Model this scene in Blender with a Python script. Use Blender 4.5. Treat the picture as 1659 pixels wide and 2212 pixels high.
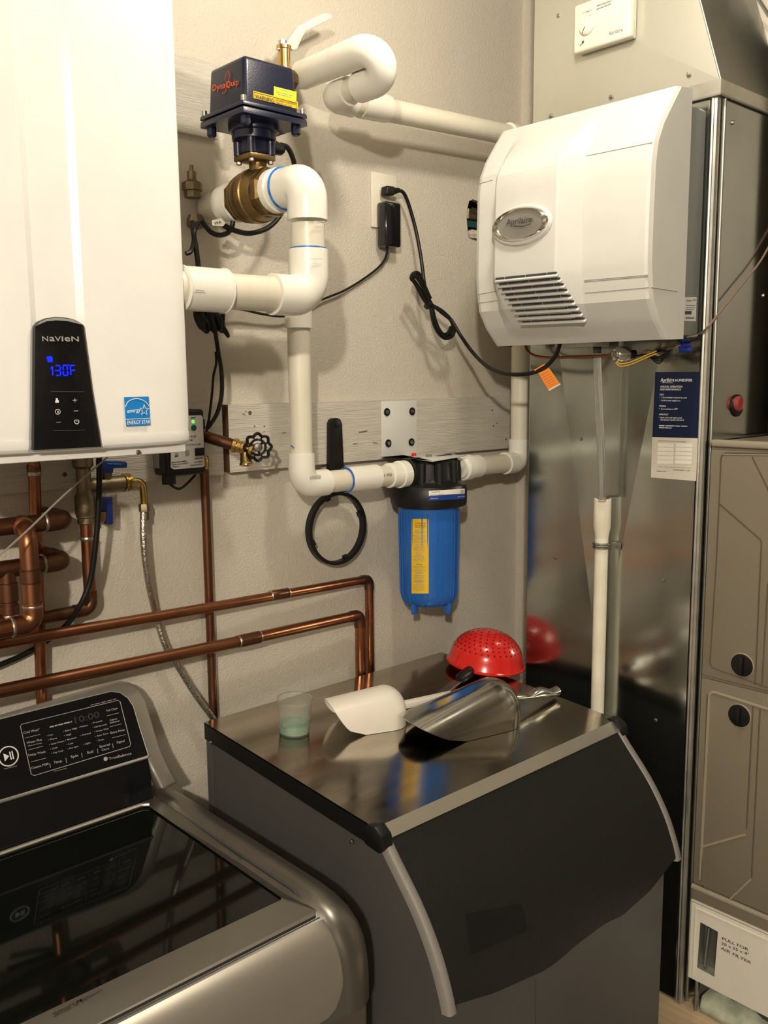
import bpy, bmesh, math, random
from mathutils import Vector as V, Matrix
from mathutils.geometry import tessellate_polygon
random.seed(7)
S = bpy.context.scene
for o in list(bpy.data.objects): bpy.data.objects.remove(o)
COL = S.collection
H = 1.75            # camera height above the floor; all build coordinates are relative to the camera's height
F = 1980.6          # focal length in pixels of the 1659x2212 frame
YAW, PITCH, ROLL = math.radians(42.425), math.radians(-8.288), math.radians(-0.508)
W = 1.66            # back wall plane y
XD = 1.75           # left face of the sheet metal duct
XWR = 2.03          # right wall plane
ZC = 1.10           # ceiling
# ---------------------------------------------------------------- camera
fw = V((math.sin(YAW)*math.cos(PITCH), math.cos(YAW)*math.cos(PITCH), math.sin(PITCH)))
r0 = fw.cross(V((0,0,1))).normalized(); u0 = r0.cross(fw)
RT = r0*math.cos(ROLL)+u0*math.sin(ROLL); UP = u0*math.cos(ROLL)-r0*math.sin(ROLL)
cam = bpy.data.cameras.new('camera'); cam.sensor_fit = 'VERTICAL'; cam.sensor_height = 24.0
cam.lens = F/2212*24.0; cam.clip_start = 0.02
co = bpy.data.objects.new('camera', cam); COL.objects.link(co)
m = Matrix((RT, UP, -fw)).transposed().to_4x4(); m.translation = V((0,0,H)); co.matrix_world = m
S.camera = co
def ray(px, py): return RT*((px-829.5)/F) + UP*(-(py-1106)/F) + fw
def PY(px, py, y): d = ray(px,py); return d*(y/d.y)
def PX(px, py, x): d = ray(px,py); return d*(x/d.x)
def PZ(px, py, z): d = ray(px,py); return d*(z/d.z)
def PP(px, py, p0, n): d = ray(px,py); return d*(V(p0).dot(V(n))/d.dot(V(n)))
def PD(px, py, dep): return ray(px,py)*dep
# ---------------------------------------------------------------- world, lights, exposure
S.view_settings.view_transform = 'Standard'; S.view_settings.look = 'None'
S.view_settings.gamma = 1.0; S.view_settings.use_curve_mapping = False
S.view_settings.exposure = 0.0
wd = bpy.data.worlds.new('world'); S.world = wd; wd.use_nodes = True
wd.node_tree.nodes['Background'].inputs[0].default_value = (0.02,0.018,0.015,1)
wd.node_tree.nodes['Background'].inputs[1].default_value = 0.3
def lamp(name, loc, watts, col, rad):
    l = bpy.data.lights.new(name, 'POINT'); l.energy = watts; l.color = col; l.shadow_soft_size = rad
    o = bpy.data.objects.new(name, l); COL.objects.link(o); o.location = V(loc)+V((0,0,H)); return o
LA = (-1.40, -1.25, 0.90); LB = (1.12, 0.88, 0.94)
lamp('bulb_light', LA, 315, (1.0,0.90,0.75), 0.055)
lamp('bulb_light', LB, 24, (1.0,0.90,0.75), 0.055)
# ---------------------------------------------------------------- helpers
WL = {}
def wl(o): return WL.get(o.name, V((0,0,0))) if o else V((0,0,0))
def mk(name, vs, fs, mat, parent=None, smooth=True, ang=35, mats=None, fm=None):
    vs = [V(v)+V((0,0,H)) for v in vs]
    lo = V([min(v[i] for v in vs) for i in range(3)]); hi = V([max(v[i] for v in vs) for i in range(3)])
    c = (lo+hi)/2
    me = bpy.data.meshes.new(name); me.from_pydata([v-c for v in vs], [], fs)
    bm = bmesh.new(); bm.from_mesh(me); bmesh.ops.remove_doubles(bm, verts=bm.verts, dist=1e-6)
    bmesh.ops.recalc_face_normals(bm, faces=bm.faces); bm.to_mesh(me); bm.free()
    for mm in (mats or [mat]): me.materials.append(mm)
    if fm:
        for p in me.polygons: p.material_index = fm(p.center+c-V((0,0,H)), p.normal)
    if smooth:
        me.shade_smooth(); me.set_sharp_from_angle(angle=math.radians(ang))
    o = bpy.data.objects.new(name, me); COL.objects.link(o)
    if parent: o.parent = parent
    o.location = c - wl(parent); WL[o.name] = c
    return o
def thing(name, label, cat, loc, group=None, kind=None):
    o = bpy.data.objects.new(name, None); COL.objects.link(o); o.empty_display_size = .05
    w = V(loc)+V((0,0,H)); o.location = w; WL[o.name] = w
    return tag(o, label, cat, group, kind)
def tag(o, label=None, cat=None, group=None, kind=None):
    if label: o['label'] = label
    if cat: o['category'] = cat
    if group: o['group'] = group
    if kind: o['kind'] = kind
    return o
def frm(bm):
    bm.verts.index_update(); return [v.co.copy() for v in bm.verts], [[v.index for v in f.verts] for f in bm.faces]
def boxvf(a, b, bev=0, seg=2):
    a = V(a); b = V(b); lo = V([min(a[i],b[i]) for i in range(3)]); hi = V([max(a[i],b[i]) for i in range(3)])
    bm = bmesh.new(); bmesh.ops.create_cube(bm, size=1)
    for v in bm.verts: v.co = V([lo[i]+(v.co[i]+.5)*(hi[i]-lo[i]) for i in range(3)])
    if bev: bmesh.ops.bevel(bm, geom=list(bm.edges), offset=min(bev, min(hi-lo)*.49), segments=seg, affect='EDGES', profile=.5)
    r = frm(bm); bm.free(); return r
def box(name, a, b, mat, parent=None, bev=0, seg=2, **k):
    vs, fs = boxvf(a,b,bev,seg); return mk(name, vs, fs, mat, parent, **k)
def obox(name, c, u, v, w, mat, parent=None, bev=0, seg=2, **k):
    """box at centre c with half-axis vectors u,v,w"""
    c,u,v,w = map(V,(c,u,v,w)); vs, fs = boxvf((-u.length,-v.length,-w.length),(u.length,v.length,w.length),bev,seg)
    U,Vv,Ww = u.normalized(),v.normalized(),w.normalized()
    return mk(name, [c+U*p.x+Vv*p.y+Ww*p.z for p in vs], fs, mat, parent, **k)
def prism(name, poly, ext, mat, parent=None, bev=0, seg=2, **k):
    """closed 3D polygon extruded along vector ext"""
    bm = bmesh.new(); f = bm.faces.new([bm.verts.new(V(p)) for p in poly])
    r = bmesh.ops.extrude_face_region(bm, geom=[f]); 
    for v in r['geom']:
        if isinstance(v, bmesh.types.BMVert): v.co += V(ext)
    bmesh.ops.recalc_face_normals(bm, faces=bm.faces)
    if bev: bmesh.ops.bevel(bm, geom=list(bm.edges), offset=bev, segments=seg, affect='EDGES', profile=.5)
    vs, fs = frm(bm); bm.free(); return mk(name, vs, fs, mat, parent, **k)
def fillet(pts, rad, n=7):
    pts = [V(p) for p in pts]; out = [pts[0]]
    for i in range(1,len(pts)-1):
        a = (pts[i-1]-pts[i]); b = (pts[i+1]-pts[i]); la, lb = a.length, b.length; a.normalize(); b.normalize()
        ang = a.angle(b); d = min(rad/math.tan(ang/2), la*.49, lb*.49); R = d*math.tan(ang/2)
        if ang > 3.1: out.append(pts[i]); continue
        c = pts[i]+(a+b).normalized()*(R/math.sin(ang/2))
        s = pts[i]+a*d-c; e = pts[i]+b*d-c
        for j in range(n+1):
            t = j/n; th = s.angle(e)
            out.append(c+(s*math.sin((1-t)*th)+e*math.sin(t*th))/math.sin(th))
    out.append(pts[-1]); return out
def crom(pts, n=6):
    pts = [V(p) for p in pts]; P = [pts[0]*2-pts[1]]+pts+[pts[-1]*2-pts[-2]]; out = []
    for i in range(1,len(P)-2):
        for j in range(n):
            t = j/n; a,b,c,d = P[i-1],P[i],P[i+1],P[i+2]
            out.append(.5*((2*b)+(c-a)*t+(2*a-5*b+4*c-d)*t*t+(3*b-a-3*c+d)*t**3))
    out.append(pts[-1]); return out
def tubevf(pts, r, seg=14, caps=True):
    pts = [V(p) for p in pts]; n = len(pts); rr = r if isinstance(r,(list,tuple)) else [r]*n
    T = [(pts[min(i+1,n-1)]-pts[max(i-1,0)]).normalized() for i in range(n)]
    for i in range(n):
        if T[i].length < .5: T[i] = T[i-1]
    a = V((0,0,1)) if abs(T[0].z) < .9 else V((1,0,0)); N = (a-T[0]*a.dot(T[0])).normalized(); vs = []; fs = []
    for i in range(n):
        N = (N-T[i]*N.dot(T[i])).normalized(); B = T[i].cross(N)
        for j in range(seg):
            th = 2*math.pi*j/seg; vs.append(pts[i]+(N*math.cos(th)+B*math.sin(th))*rr[i])
    for i in range(n-1):
        for j in range(seg): fs.append([i*seg+j, i*seg+(j+1)%seg, (i+1)*seg+(j+1)%seg, (i+1)*seg+j])
    if caps: fs.append(list(range(seg))[::-1]); fs.append(list(range((n-1)*seg, n*seg)))
    return vs, fs
def tube(name, pts, r, mat, parent=None, seg=14, caps=True, **k):
    vs, fs = tubevf(pts, r, seg, caps); return mk(name, vs, fs, mat, parent, **k)
def merge(*vfs):
    vs = []; fs = []
    for v,f in vfs:
        o = len(vs); vs += list(v); fs += [[i+o for i in q] for q in f]
    return vs, fs
def lathevf(p0, axis, prof, seg=24, caps=True):
    p0 = V(p0); A = V(axis).normalized(); a = V((0,0,1)) if abs(A.z)<.9 else V((1,0,0)); N = (a-A*a.dot(A)).normalized(); B = A.cross(N)
    vs = []; fs = []; n = len(prof)
    for r,t in prof:
        for j in range(seg):
            th = 2*math.pi*(j+.5)/seg; vs.append(p0+A*t+(N*math.cos(th)+B*math.sin(th))*max(r,1e-5))
    for i in range(n-1):
        for j in range(seg): fs.append([i*seg+j, i*seg+(j+1)%seg, (i+1)*seg+(j+1)%seg, (i+1)*seg+j])
    if caps: fs.append(list(range(seg))[::-1]); fs.append(list(range((n-1)*seg, n*seg)))
    return vs, fs
def lathe(name, p0, axis, prof, mat, parent=None, seg=24, caps=True, **k):
    vs, fs = lathevf(p0, axis, prof, seg, caps); return mk(name, vs, fs, mat, parent, **k)
def gridvf(rows):
    n = len(rows[0]); vs = [V(p) for r in rows for p in r]; fs = []
    for i in range(len(rows)-1):
        for j in range(n-1): fs.append([i*n+j, i*n+j+1, (i+1)*n+j+1, (i+1)*n+j])
    return vs, fs
def grid(name, rows, mat, parent=None, **k):
    vs, fs = gridvf(rows); return mk(name, vs, fs, mat, parent, **k)
def holed(name, outer, holes, to3, mat, parent=None, **k):
    """flat polygon with holes; 2D loops mapped by to3"""
    loops = [[V((p[0],p[1],0)) for p in L] for L in [outer]+holes]
    tris = tessellate_polygon(loops); pts = [to3(p.x,p.y) for L in loops for p in L]
    return mk(name, pts, [list(t) for t in tris], mat, parent, smooth=False, **k)
# lettering: each item is a string (or None for a plain bar), left and right baseline pixels, height in pixels
_tc = {}
def glyphs(s):
    if s not in _tc:
        cu = bpy.data.curves.new('t','FONT'); cu.body = s; cu.resolution_u = 2; cu.size = 1; cu.offset = .012
        ob = bpy.data.objects.new('t', cu); COL.objects.link(ob); bpy.context.view_layer.update()
        me = bpy.data.meshes.new_from_object(ob.evaluated_get(bpy.context.evaluated_depsgraph_get()))
        vs = [v.co.copy() for v in me.vertices]; fs = [list(p.vertices) for p in me.polygons]
        bpy.data.objects.remove(ob); bpy.data.curves.remove(cu); bpy.data.meshes.remove(me)
        _tc[s] = (vs, fs)
    return _tc[s]
CAP = 0.729
def letter(name, items, P, n, mat, parent, eps=.0009, vdir=(0,0,1)):
    """items: (text, (x0,y0), (x1,y1), cap height px[, shear]); P maps pixel to surface point; n outward normal"""
    vs = []; fs = []; n = V(n)
    for it in items:
        s,a,b,hp = it[:4]; sh = it[4] if len(it) > 4 else 0
        A = P(*a); B = P(*b); u = (B-A); w = u.length; u.normalize()
        nn = n.normalized(); v = V(vdir); v = (v-u*v.dot(u)-nn*v.dot(nn)).normalized()
        hh = hp*A.dot(fw)/F
        if s is None: gv, gf = [V((0,0,0)),V((1,0,0)),V((1,1,0)),V((0,1,0))], [[0,1,2,3]]; sx, sy = w, hh
        else:
            gv, gf = glyphs(s)
            if not gv: continue
            x0 = min(p.x for p in gv); x1 = max(p.x for p in gv); sx = w/(x1-x0); sy = hh/CAP
            gv = [V((p.x-x0,p.y,0)) for p in gv]
        o = len(vs); vs += [A+u*(p.x*sx+sh*p.y*sy)+v*(p.y*sy)+nn*eps for p in gv]; fs += [[i+o for i in f] for f in gf]
    return mk(name, vs, fs, mat, parent, smooth=False)
def words(x0, y0, x1, y1, hp, k=4):
    """a line of print too small to read: bars of uneven word lengths"""
    out = []; t = 0.0
    while t < .97:
        l = random.uniform(.1,.26)*4/k; e = min(1, t+l)
        out.append((None,(x0+(x1-x0)*t,y0+(y1-y0)*t),(x0+(x1-x0)*e,y0+(y1-y0)*e),hp)); t = e+.035
    return out
# ---------------------------------------------------------------- materials (all node based)
def mat(name, col, rough=.5, metal=0, col2=None, nscale=12, bump=0, bscale=120, rvar=0, coat=0, trans=0, ior=1.45, alpha=1, emis=None, estr=0, stretch=None, spec=.5, detail=4, lo=.35, hi=.65, aniso=0, bdet=3):
    m = bpy.data.materials.new(name); m.use_nodes = True; nt = m.node_tree; b = nt.nodes['Principled BSDF']; L = nt.links
    b.inputs['Base Color'].default_value = (*col,1); b.inputs['Roughness'].default_value = rough; b.inputs['Metallic'].default_value = metal
    b.inputs['Coat Weight'].default_value = coat; b.inputs['Transmission Weight'].default_value = trans; b.inputs['IOR'].default_value = ior
    b.inputs['Alpha'].default_value = alpha; b.inputs['Specular IOR Level'].default_value = spec; b.inputs['Anisotropic'].default_value = aniso
    if emis: b.inputs['Emission Color'].default_value = (*emis,1); b.inputs['Emission Strength'].default_value = estr
    tc = nt.nodes.new('ShaderNodeTexCoord'); mp = nt.nodes.new('ShaderNodeMapping'); L.new(tc.outputs['Object'], mp.inputs[0])
    if stretch: mp.inputs['Scale'].default_value = stretch
    nz = nt.nodes.new('ShaderNodeTexNoise'); nz.inputs['Scale'].default_value = nscale; nz.inputs['Detail'].default_value = detail; L.new(mp.outputs[0], nz.inputs['Vector'])
    cr = nt.nodes.new('ShaderNodeValToRGB'); cr.color_ramp.elements[0].position = lo; cr.color_ramp.elements[1].position = hi
    c2 = col2 or tuple(min(1,c*.96) for c in col)
    cr.color_ramp.elements[0].color = (*col,1); cr.color_ramp.elements[1].color = (*c2,1)
    L.new(nz.outputs[0], cr.inputs[0]); L.new(cr.outputs[0], b.inputs['Base Color'])
    if rvar:
        mr = nt.nodes.new('ShaderNodeMapRange'); mr.inputs[3].default_value = max(0,rough-rvar); mr.inputs[4].default_value = rough+rvar
        mr.inputs[1].default_value = .3; mr.inputs[2].default_value = .7
        L.new(nz.outputs[0], mr.inputs[0]); L.new(mr.outputs[0], b.inputs['Roughness'])
    if bump:
        n2 = nt.nodes.new('ShaderNodeTexNoise'); n2.inputs['Scale'].default_value = bscale; n2.inputs['Detail'].default_value = bdet
        L.new(mp.outputs[0], n2.inputs['Vector']); bp = nt.nodes.new('ShaderNodeBump'); bp.inputs['Strength'].default_value = bump; bp.inputs['Distance'].default_value = .002
        L.new(n2.outputs[0], bp.inputs['Height']); L.new(bp.outputs[0], b.inputs['Normal'])
    return m
M = {}
M['wall'] = mat('wall_paint', (.565,.52,.44), .6, col2=(.54,.495,.415), nscale=3, bump=.95, bscale=190)
M['dark'] = mat('unfinished_wall', (.20,.175,.145), .8, col2=(.14,.12,.10), nscale=2)  # unseen walls, given a dark colour to cut bounced light
M['ceil'] = mat('ceiling_paint', (.42,.39,.33), .8, bump=.4, bscale=80)
M['floor'] = mat('concrete', (.22,.2,.18), .7, col2=(.16,.15,.13), nscale=5, bump=.3)
M['board'] = mat('painted_board', (.58,.55,.485), .5, col2=(.50,.47,.405), nscale=7, bump=1.0, bscale=22, stretch=(1.2,1,22), detail=6)
M['rawwood'] = mat('raw_wood', (.16,.075,.035), .7, col2=(.10,.05,.025), nscale=20, bump=.4, stretch=(1,1,.2))
M['drywall'] = mat('broken_drywall', (.5,.46,.38), .9, col2=(.3,.26,.2), nscale=60, bump=.8)
M['cavity'] = mat('wall_cavity', (.09,.07,.045), .9, col2=(.2,.16,.1), nscale=40, bump=.8, bscale=60)
M['beam'] = mat('pine', (.55,.42,.27), .6, col2=(.42,.31,.19), nscale=6, stretch=(8,.6,8), bump=.3)
M['white_enamel'] = mat('white_enamel', (.90,.89,.86), .28, coat=.3)
M['white_plastic'] = mat('white_plastic', (.64,.635,.60), .4, spec=.35)
M['scoop_white'] = mat('white_polypropylene', (.78,.74,.66), .35)
M['pvc'] = mat('pvc_fitting', (.83,.81,.73), .25, coat=.15)
M['pvcpipe'] = mat('pvc_pipe', (.72,.68,.57), .35, col2=(.67,.63,.52), nscale=9)
M['cpvc'] = mat('drain_pvc', (.80,.76,.64), .4, col2=(.70,.65,.53), nscale=14)
M['print'] = mat('print_dark', (.05,.05,.06), .6)
M['printgrey'] = mat('print_grey', (.30,.29,.27), .6)
M['printwhite'] = mat('print_white', (.82,.82,.80), .5)
M['printdim'] = mat('print_silver', (.34,.34,.33), .45)
M['blueglue'] = mat('blue_primer', (.02,.07,.42), .4, col2=(.03,.22,.5), nscale=60)
M['brass'] = mat('brass', (.30,.195,.08), .44, 1, col2=(.17,.115,.05), nscale=25, rvar=.1, bump=.25, bscale=160)
M['brightbrass'] = mat('bright_brass', (.68,.47,.16), .25, 1, col2=(.55,.38,.14), nscale=20)
M['dullbrass'] = mat('dull_brass', (.30,.24,.15), .5, 1, col2=(.20,.16,.10), nscale=18, bump=.3)
M['copper'] = mat('copper', (.40,.165,.08), .34, 1, col2=(.20,.09,.05), nscale=9, rvar=.1, detail=6, lo=.4, hi=.72)
M['copperdark'] = mat('tarnished_copper', (.24,.105,.058), .42, 1, col2=(.14,.07,.042), nscale=11, rvar=.1, detail=6)
M['solder'] = mat('solder', (.55,.52,.47), .35, 1, col2=(.4,.33,.27), nscale=60)
M['navy'] = mat('navy_powder_coat', (.0055,.008,.028), .32, coat=.15, bump=.12, bscale=400)
M['blackp'] = mat('black_plastic', (.007,.007,.007), .42, spec=.4)
M['blackg'] = mat('black_gloss', (.006,.006,.007), .09, coat=.4)
M['rubber'] = mat('black_rubber', (.006,.006,.0055), .42, col2=(.009,.0085,.008), spec=.35)
M['chrome'] = mat('chrome', (.72,.70,.66), .12, 1)
M['zinc'] = mat('zinc_plate', (.55,.54,.5), .3, 1, col2=(.42,.41,.38), nscale=40)
M['galv'] = mat('galvanised_sheet', (.50,.52,.49), .17, 1, col2=(.45,.47,.44), nscale=5, rvar=.03, bump=.10, bscale=4, detail=3, bdet=0)
M['galvdull'] = mat('galvanised_dull', (.46,.47,.43), .42, 1, col2=(.40,.41,.37), nscale=9, rvar=.06)
M['galvbright'] = mat('galvanised_edge', (.74,.74,.69), .34, 1, col2=(.58,.58,.53), nscale=20)
M['paintgalv'] = mat('painted_sheet', (.56,.55,.48), .36, .6, col2=(.53,.52,.44), nscale=4)
M['steel'] = mat('brushed_stainless', (.52,.48,.41), .14, 1, col2=(.44,.40,.34), nscale=5, rvar=.04, stretch=(1,7,1), detail=5)
M['steeledge'] = mat('stainless_lip', (.76,.73,.66), .42, 1)
M['alu'] = mat('cast_aluminium', (.66,.65,.61), .16, 1, col2=(.58,.57,.53), nscale=10, rvar=.05)
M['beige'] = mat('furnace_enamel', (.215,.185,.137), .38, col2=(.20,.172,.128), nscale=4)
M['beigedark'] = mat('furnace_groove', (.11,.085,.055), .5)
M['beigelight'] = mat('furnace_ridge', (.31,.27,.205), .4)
M['filterwhite'] = mat('white_painted_steel', (.74,.70,.61), .35)
M['insul'] = mat('fibreglass', (.50,.52,.40), .95, col2=(.35,.37,.28), nscale=30, bump=1, bscale=90)
M['graphite'] = mat('graphite_steel', (.20,.19,.168), .30, .85, col2=(.23,.215,.19), nscale=3)
M['champagne'] = mat('washer_silver', (.40,.375,.325), .36, .75, col2=(.44,.41,.36), nscale=3)
M['washglass'] = mat('smoked_glass', (.004,.005,.004), .05, spec=.28)
M['bingrey'] = mat('bin_grey', (.080,.077,.073), .45, col2=(.071,.068,.065), nscale=3)
M['bintrim'] = mat('bin_trim_grey', (.22,.205,.19), .5, bump=.3, bscale=300)
M['bindoor'] = mat('bin_door_black', (.008,.008,.0075), .5, bump=.5, bscale=420)
M['red'] = mat('red_plastic', (.62,.018,.014), .22, coat=.3)
M['hole'] = mat('hole_dark', (.05,.006,.006), .8)
M['bluecan'] = mat('blue_housing', (.018,.125,.46), .33, col2=(.016,.115,.43), nscale=6)
M['blueh'] = mat('blue_handle', (.012,.02,.14), .4)
M['yellow'] = mat('yellow_label', (.74,.47,.012), .45)
M['limeyel'] = mat('lime_label', (.72,.78,.03), .45)
M['orange'] = mat('orange_tag', (.95,.30,.015), .5)
M['orangeink'] = mat('orange_print', (.72,.10,.018), .5)
M['signnavy'] = mat('sign_navy', (.004,.011,.045), .3)
M['signwhite'] = mat('sign_grey_white', (.62,.58,.50), .4)
M['signcell'] = mat('sign_white', (.80,.77,.68), .4)
M['starblue'] = mat('sticker_blue', (.012,.22,.62), .4)
M['greygrey'] = mat('housing_grey', (.20,.21,.20), .4, col2=(.18,.19,.18), nscale=4)
M['badge'] = mat('badge_silver', (.55,.54,.50), .3, .8)
M['panelface'] = mat('label_white', (.62,.61,.58), .45)
M['green'] = mat('green_button', (.012,.10,.05), .4)
M['led'] = mat('green_led', (.05,.6,.05), .4, emis=(.1,1,.08), estr=2.0)
M['bluelcd'] = mat('blue_display', (.0,.01,.4), .4, emis=(.003,.008,1.0), estr=3.6)
M['clear'] = mat('clear_vinyl', (.93,.93,.90), .12, trans=.92, ior=1.3)
M['cup'] = mat('translucent_cup', (.95,.97,.94), .1, trans=.93, ior=1.18)
M['greenliq'] = mat('green_liquid', (.60,.90,.72), .15, trans=.8, ior=1.25)
M['printghost'] = mat('unlit_segments', (.035,.032,.03), .4)
M['labelnavy'] = mat('label_blue', (.008,.045,.26), .4)
M['capred'] = mat('red_cap', (.30,.045,.04), .55)  # colour of the reflection painted onto the duct end
M['tubegrey'] = mat('thin_tube', (.45,.43,.39), .3, trans=.3)
M['braid'] = mat('steel_braid', (.66,.62,.54), .34, 1, col2=(.34,.32,.27), nscale=420, bump=.8, bscale=260)
M['yellowwire'] = mat('yellow_wire', (.72,.45,.03), .45)
M['brownwire'] = mat('brown_wire', (.23,.15,.11), .5)
M['bluenut'] = mat('blue_nut', (.01,.025,.2), .4)
M['teal'] = mat('teal_strip', (.004,.05,.05), .6)
M['plate'] = mat('outlet_plate', (.70,.66,.56), .35)
# ---------------------------------------------------------------- the room
def st(o): o['kind'] = 'structure'; return o
XL, YF, XR = -2.8, -2.8, 2.03
st(box('floor', (XL-.1,YF-.1,-H-.1),(3.0,W+.12,-H), M['floor']))
st(box('ceiling', (XL-.1,YF-.1,ZC),(3.0,W+.12,ZC+.1), M['ceil']))
st(box('wall_left', (XL-.1,YF,-H),(XL,W,ZC), M['dark']))
st(box('wall_front', (XL-.1,YF-.1,-H),(3.0,YF,ZC), M['dark']))
st(box('wall_right', (XR,.98,-H),(XR+.1,W,ZC), M['wall']))
st(box('wall_alcove', (2.9,YF,-H),(3.0,W,ZC), M['dark']))
# back wall with a ragged cut-out beside the humidifier
hc = PY(1026,475,W)
hol = []
for i in range(26):
    a = 2*math.pi*i/26; ex = abs(math.cos(a))**.55*math.copysign(1,math.cos(a)); ez = abs(math.sin(a))**.6*math.copysign(1,math.sin(a))
    k = 1+random.uniform(-.05,.05)
    hol.append((hc.x+ex*.031*k, hc.z+ez*.051*k))
st(holed('wall_back', [(XL,-H),(XR+.1,-H),(XR+.1,ZC),(XL,ZC)], [hol], lambda a,b: V((a,W,b)), M['wall']))
wc = thing('wall_cutout', 'ragged hole cut in the drywall beside the humidifier showing pipe inside', 'hole', (hc.x,W,hc.z-.05))
grid('drywall_edge', [[V((x,W,z)) for x,z in hol+hol[:1]], [V((x,W+.014,z)) for x,z in hol+hol[:1]]], M['drywall'], wc)
box('cavity_back', (hc.x-.06,W+.05,hc.z-.09),(hc.x+.06,W+.06,hc.z+.09), M['cavity'], wc)
for nm,a,b in (('cavity_side',(hc.x-.062,W+.014,hc.z-.09),(hc.x-.058,W+.06,hc.z+.09)),('cavity_side',(hc.x+.058,W+.014,hc.z-.09),(hc.x+.062,W+.06,hc.z+.09)),('cavity_floor',(hc.x-.06,W+.014,hc.z-.092),(hc.x+.06,W+.06,hc.z-.088)),('cavity_top',(hc.x-.06,W+.014,hc.z+.088),(hc.x+.06,W+.06,hc.z+.092))):
    box(nm,a,b,M['cavity'],wc)
tube('pipe_inside', [(hc.x-.05,W+.03,hc.z+.012),(hc.x+.05,W+.03,hc.z+.014)], .012, M['dullbrass'], wc)
tube('pipe_inside', [(hc.x-.004,W+.022,hc.z+.005),(hc.x-.003,W+.022,hc.z+.03)], .007, M['dullbrass'], wc)
box('strip_inside', (hc.x-.05,W+.016,hc.z-.016),(hc.x+.05,W+.02,hc.z+.0), M['teal'], wc)
lathe('foam_lump', (hc.x+.004,W+.012,hc.z-.05), (0,0,1), [(.001,0),(.016,.004),(.02,.014),(.013,.024),(.001,.028)], M['drywall'], wc, seg=10)
# wall strip between corner and duct
# mounting boards screwed to the wall
def board(name, xs0, xs1, zb, zt, th, label, endmat=None):
    o = box(name, (xs0,W-th,zb),(xs1,W-.0005,zt), None, None, mats=[M['board'],endmat or M['board']], fm=lambda c,n: 1 if n.x < -.9 else 0)
    return tag(o, label, 'board', 'wall mounting boards')
a = PY(468,300,W-.012); b = PY(465,136,W-.012)
board('mounting_board', .30, b.x, a.z, b.z, .012, 'white painted board high on the wall behind the boiler and valve actuator')
a = PY(486,1029,W-.012); b = PY(470,868,W-.012)
bl = board('mounting_board', .10, a.x-.002, a.z+.004, b.z-.002, .012, 'white painted wall board running behind the black leak alarm box')
a = PY(497,1021,W-.024); b = PY(1102.7,856,W-.024)
brd = board('mounting_board', a.x, 1.985, a.z, b.z, .024, 'long white painted wood grain board carrying the filter bracket', M['rawwood'])
def dots(par, lst, y, mt=M['print']):
    for px,py,r in lst:
        p = PY(px,py,y); lathe('nail_hole', (p.x,y+.001,p.z),(0,-1,0),[(r*p.dot(fw)/F,0),(r*.8*p.dot(fw)/F,.0016)],mt,par,seg=8)
dots(brd, [(540,892,5.5),(531,889,1.5),(550,921,2.4),(571,921,2.2),(1063,886,2.6),(1065,893,1.2),(1066,920,2.2),(1073,915,1.5),(1093,949,2.8),(1103,942,2.5)], W-.024, M['rawwood'])
dots(bl, [(140,1025,6)], W-.012, M['rawwood'])
tag(letter('scratch', [(None,(608,936),(618,935),1.2),(None,(775,935),(793,932),2.2),(None,(762,960),(772,959),1.5),(None,(523,894),(530,897),1.3),(None,(566,934),(573,933),1.2),(None,(805,957),(816,958),1.5)], lambda x,y: PY(x,y,W-.024), (0,-1,0), M['rawwood'], brd), kind='stuff')
# wood platform under the furnace
pl = thing('furnace_platform', 'pale pine platform edge under the furnace and duct', 'platform', (XD+.1,.6,-H))
zpl = PX(1440,2160,XD-.01).z
box('front_beam', (XD-.01,-.3,zpl-.10),(XD+.05,1.30,zpl), M['beam'], pl, bev=.004)
box('deck', (XD+.05,-.3,zpl-.05),(XR-.005,1.30,zpl-.002), M['beam'], pl)
for yy in (1.27,.2): box('post', (XD,yy-.04,-H),(XD+.045,yy+.04,zpl-.10), M['beam'], pl)
box('post', (XR-.06,.2,-H),(XR-.01,.28,zpl-.05), M['beam'], pl)
# ---------------------------------------------------------------- ceiling lamps (out of the frame, they light the room)
for nm,l,lab in (('ceiling_lamp',LA,'bare bulb ceiling lamp in a white holder over the washing machine'),('ceiling_lamp',LB,'bare bulb ceiling lamp in a white holder over the ice bin')):
    t = thing(nm, lab, 'lamp', (l[0],l[1],ZC-.06), 'ceiling lamps')
    lathe('lamp_holder', (l[0],l[1],ZC-.001), (0,0,-1), [(.055,0),(.055,.012),(.03,.03),(.024,.07)], M['white_plastic'], t)
    lathe('bulb_base', (l[0],l[1],ZC-.07), (0,0,-1), [(.013,0),(.013,.012)], M['zinc'], t, seg=12)
# ---------------------------------------------------------------- sheet metal duct
YD1 = PX(1140,1100,XD).y                 # rear edge of the duct's left face
YD0 = (PX(1553,220,XD).y+PX(1480,2050,XD).y)/2   # front corner
zct = PX(1556,172,XD).z; zcb = PX(1553,206,XD).z # collar band
zbot = zpl
d = thing('return_duct', 'tall galvanised sheet metal return duct standing beside the furnace', 'duct', (XD+.12,(YD0+YD1)/2,zbot))
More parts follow.
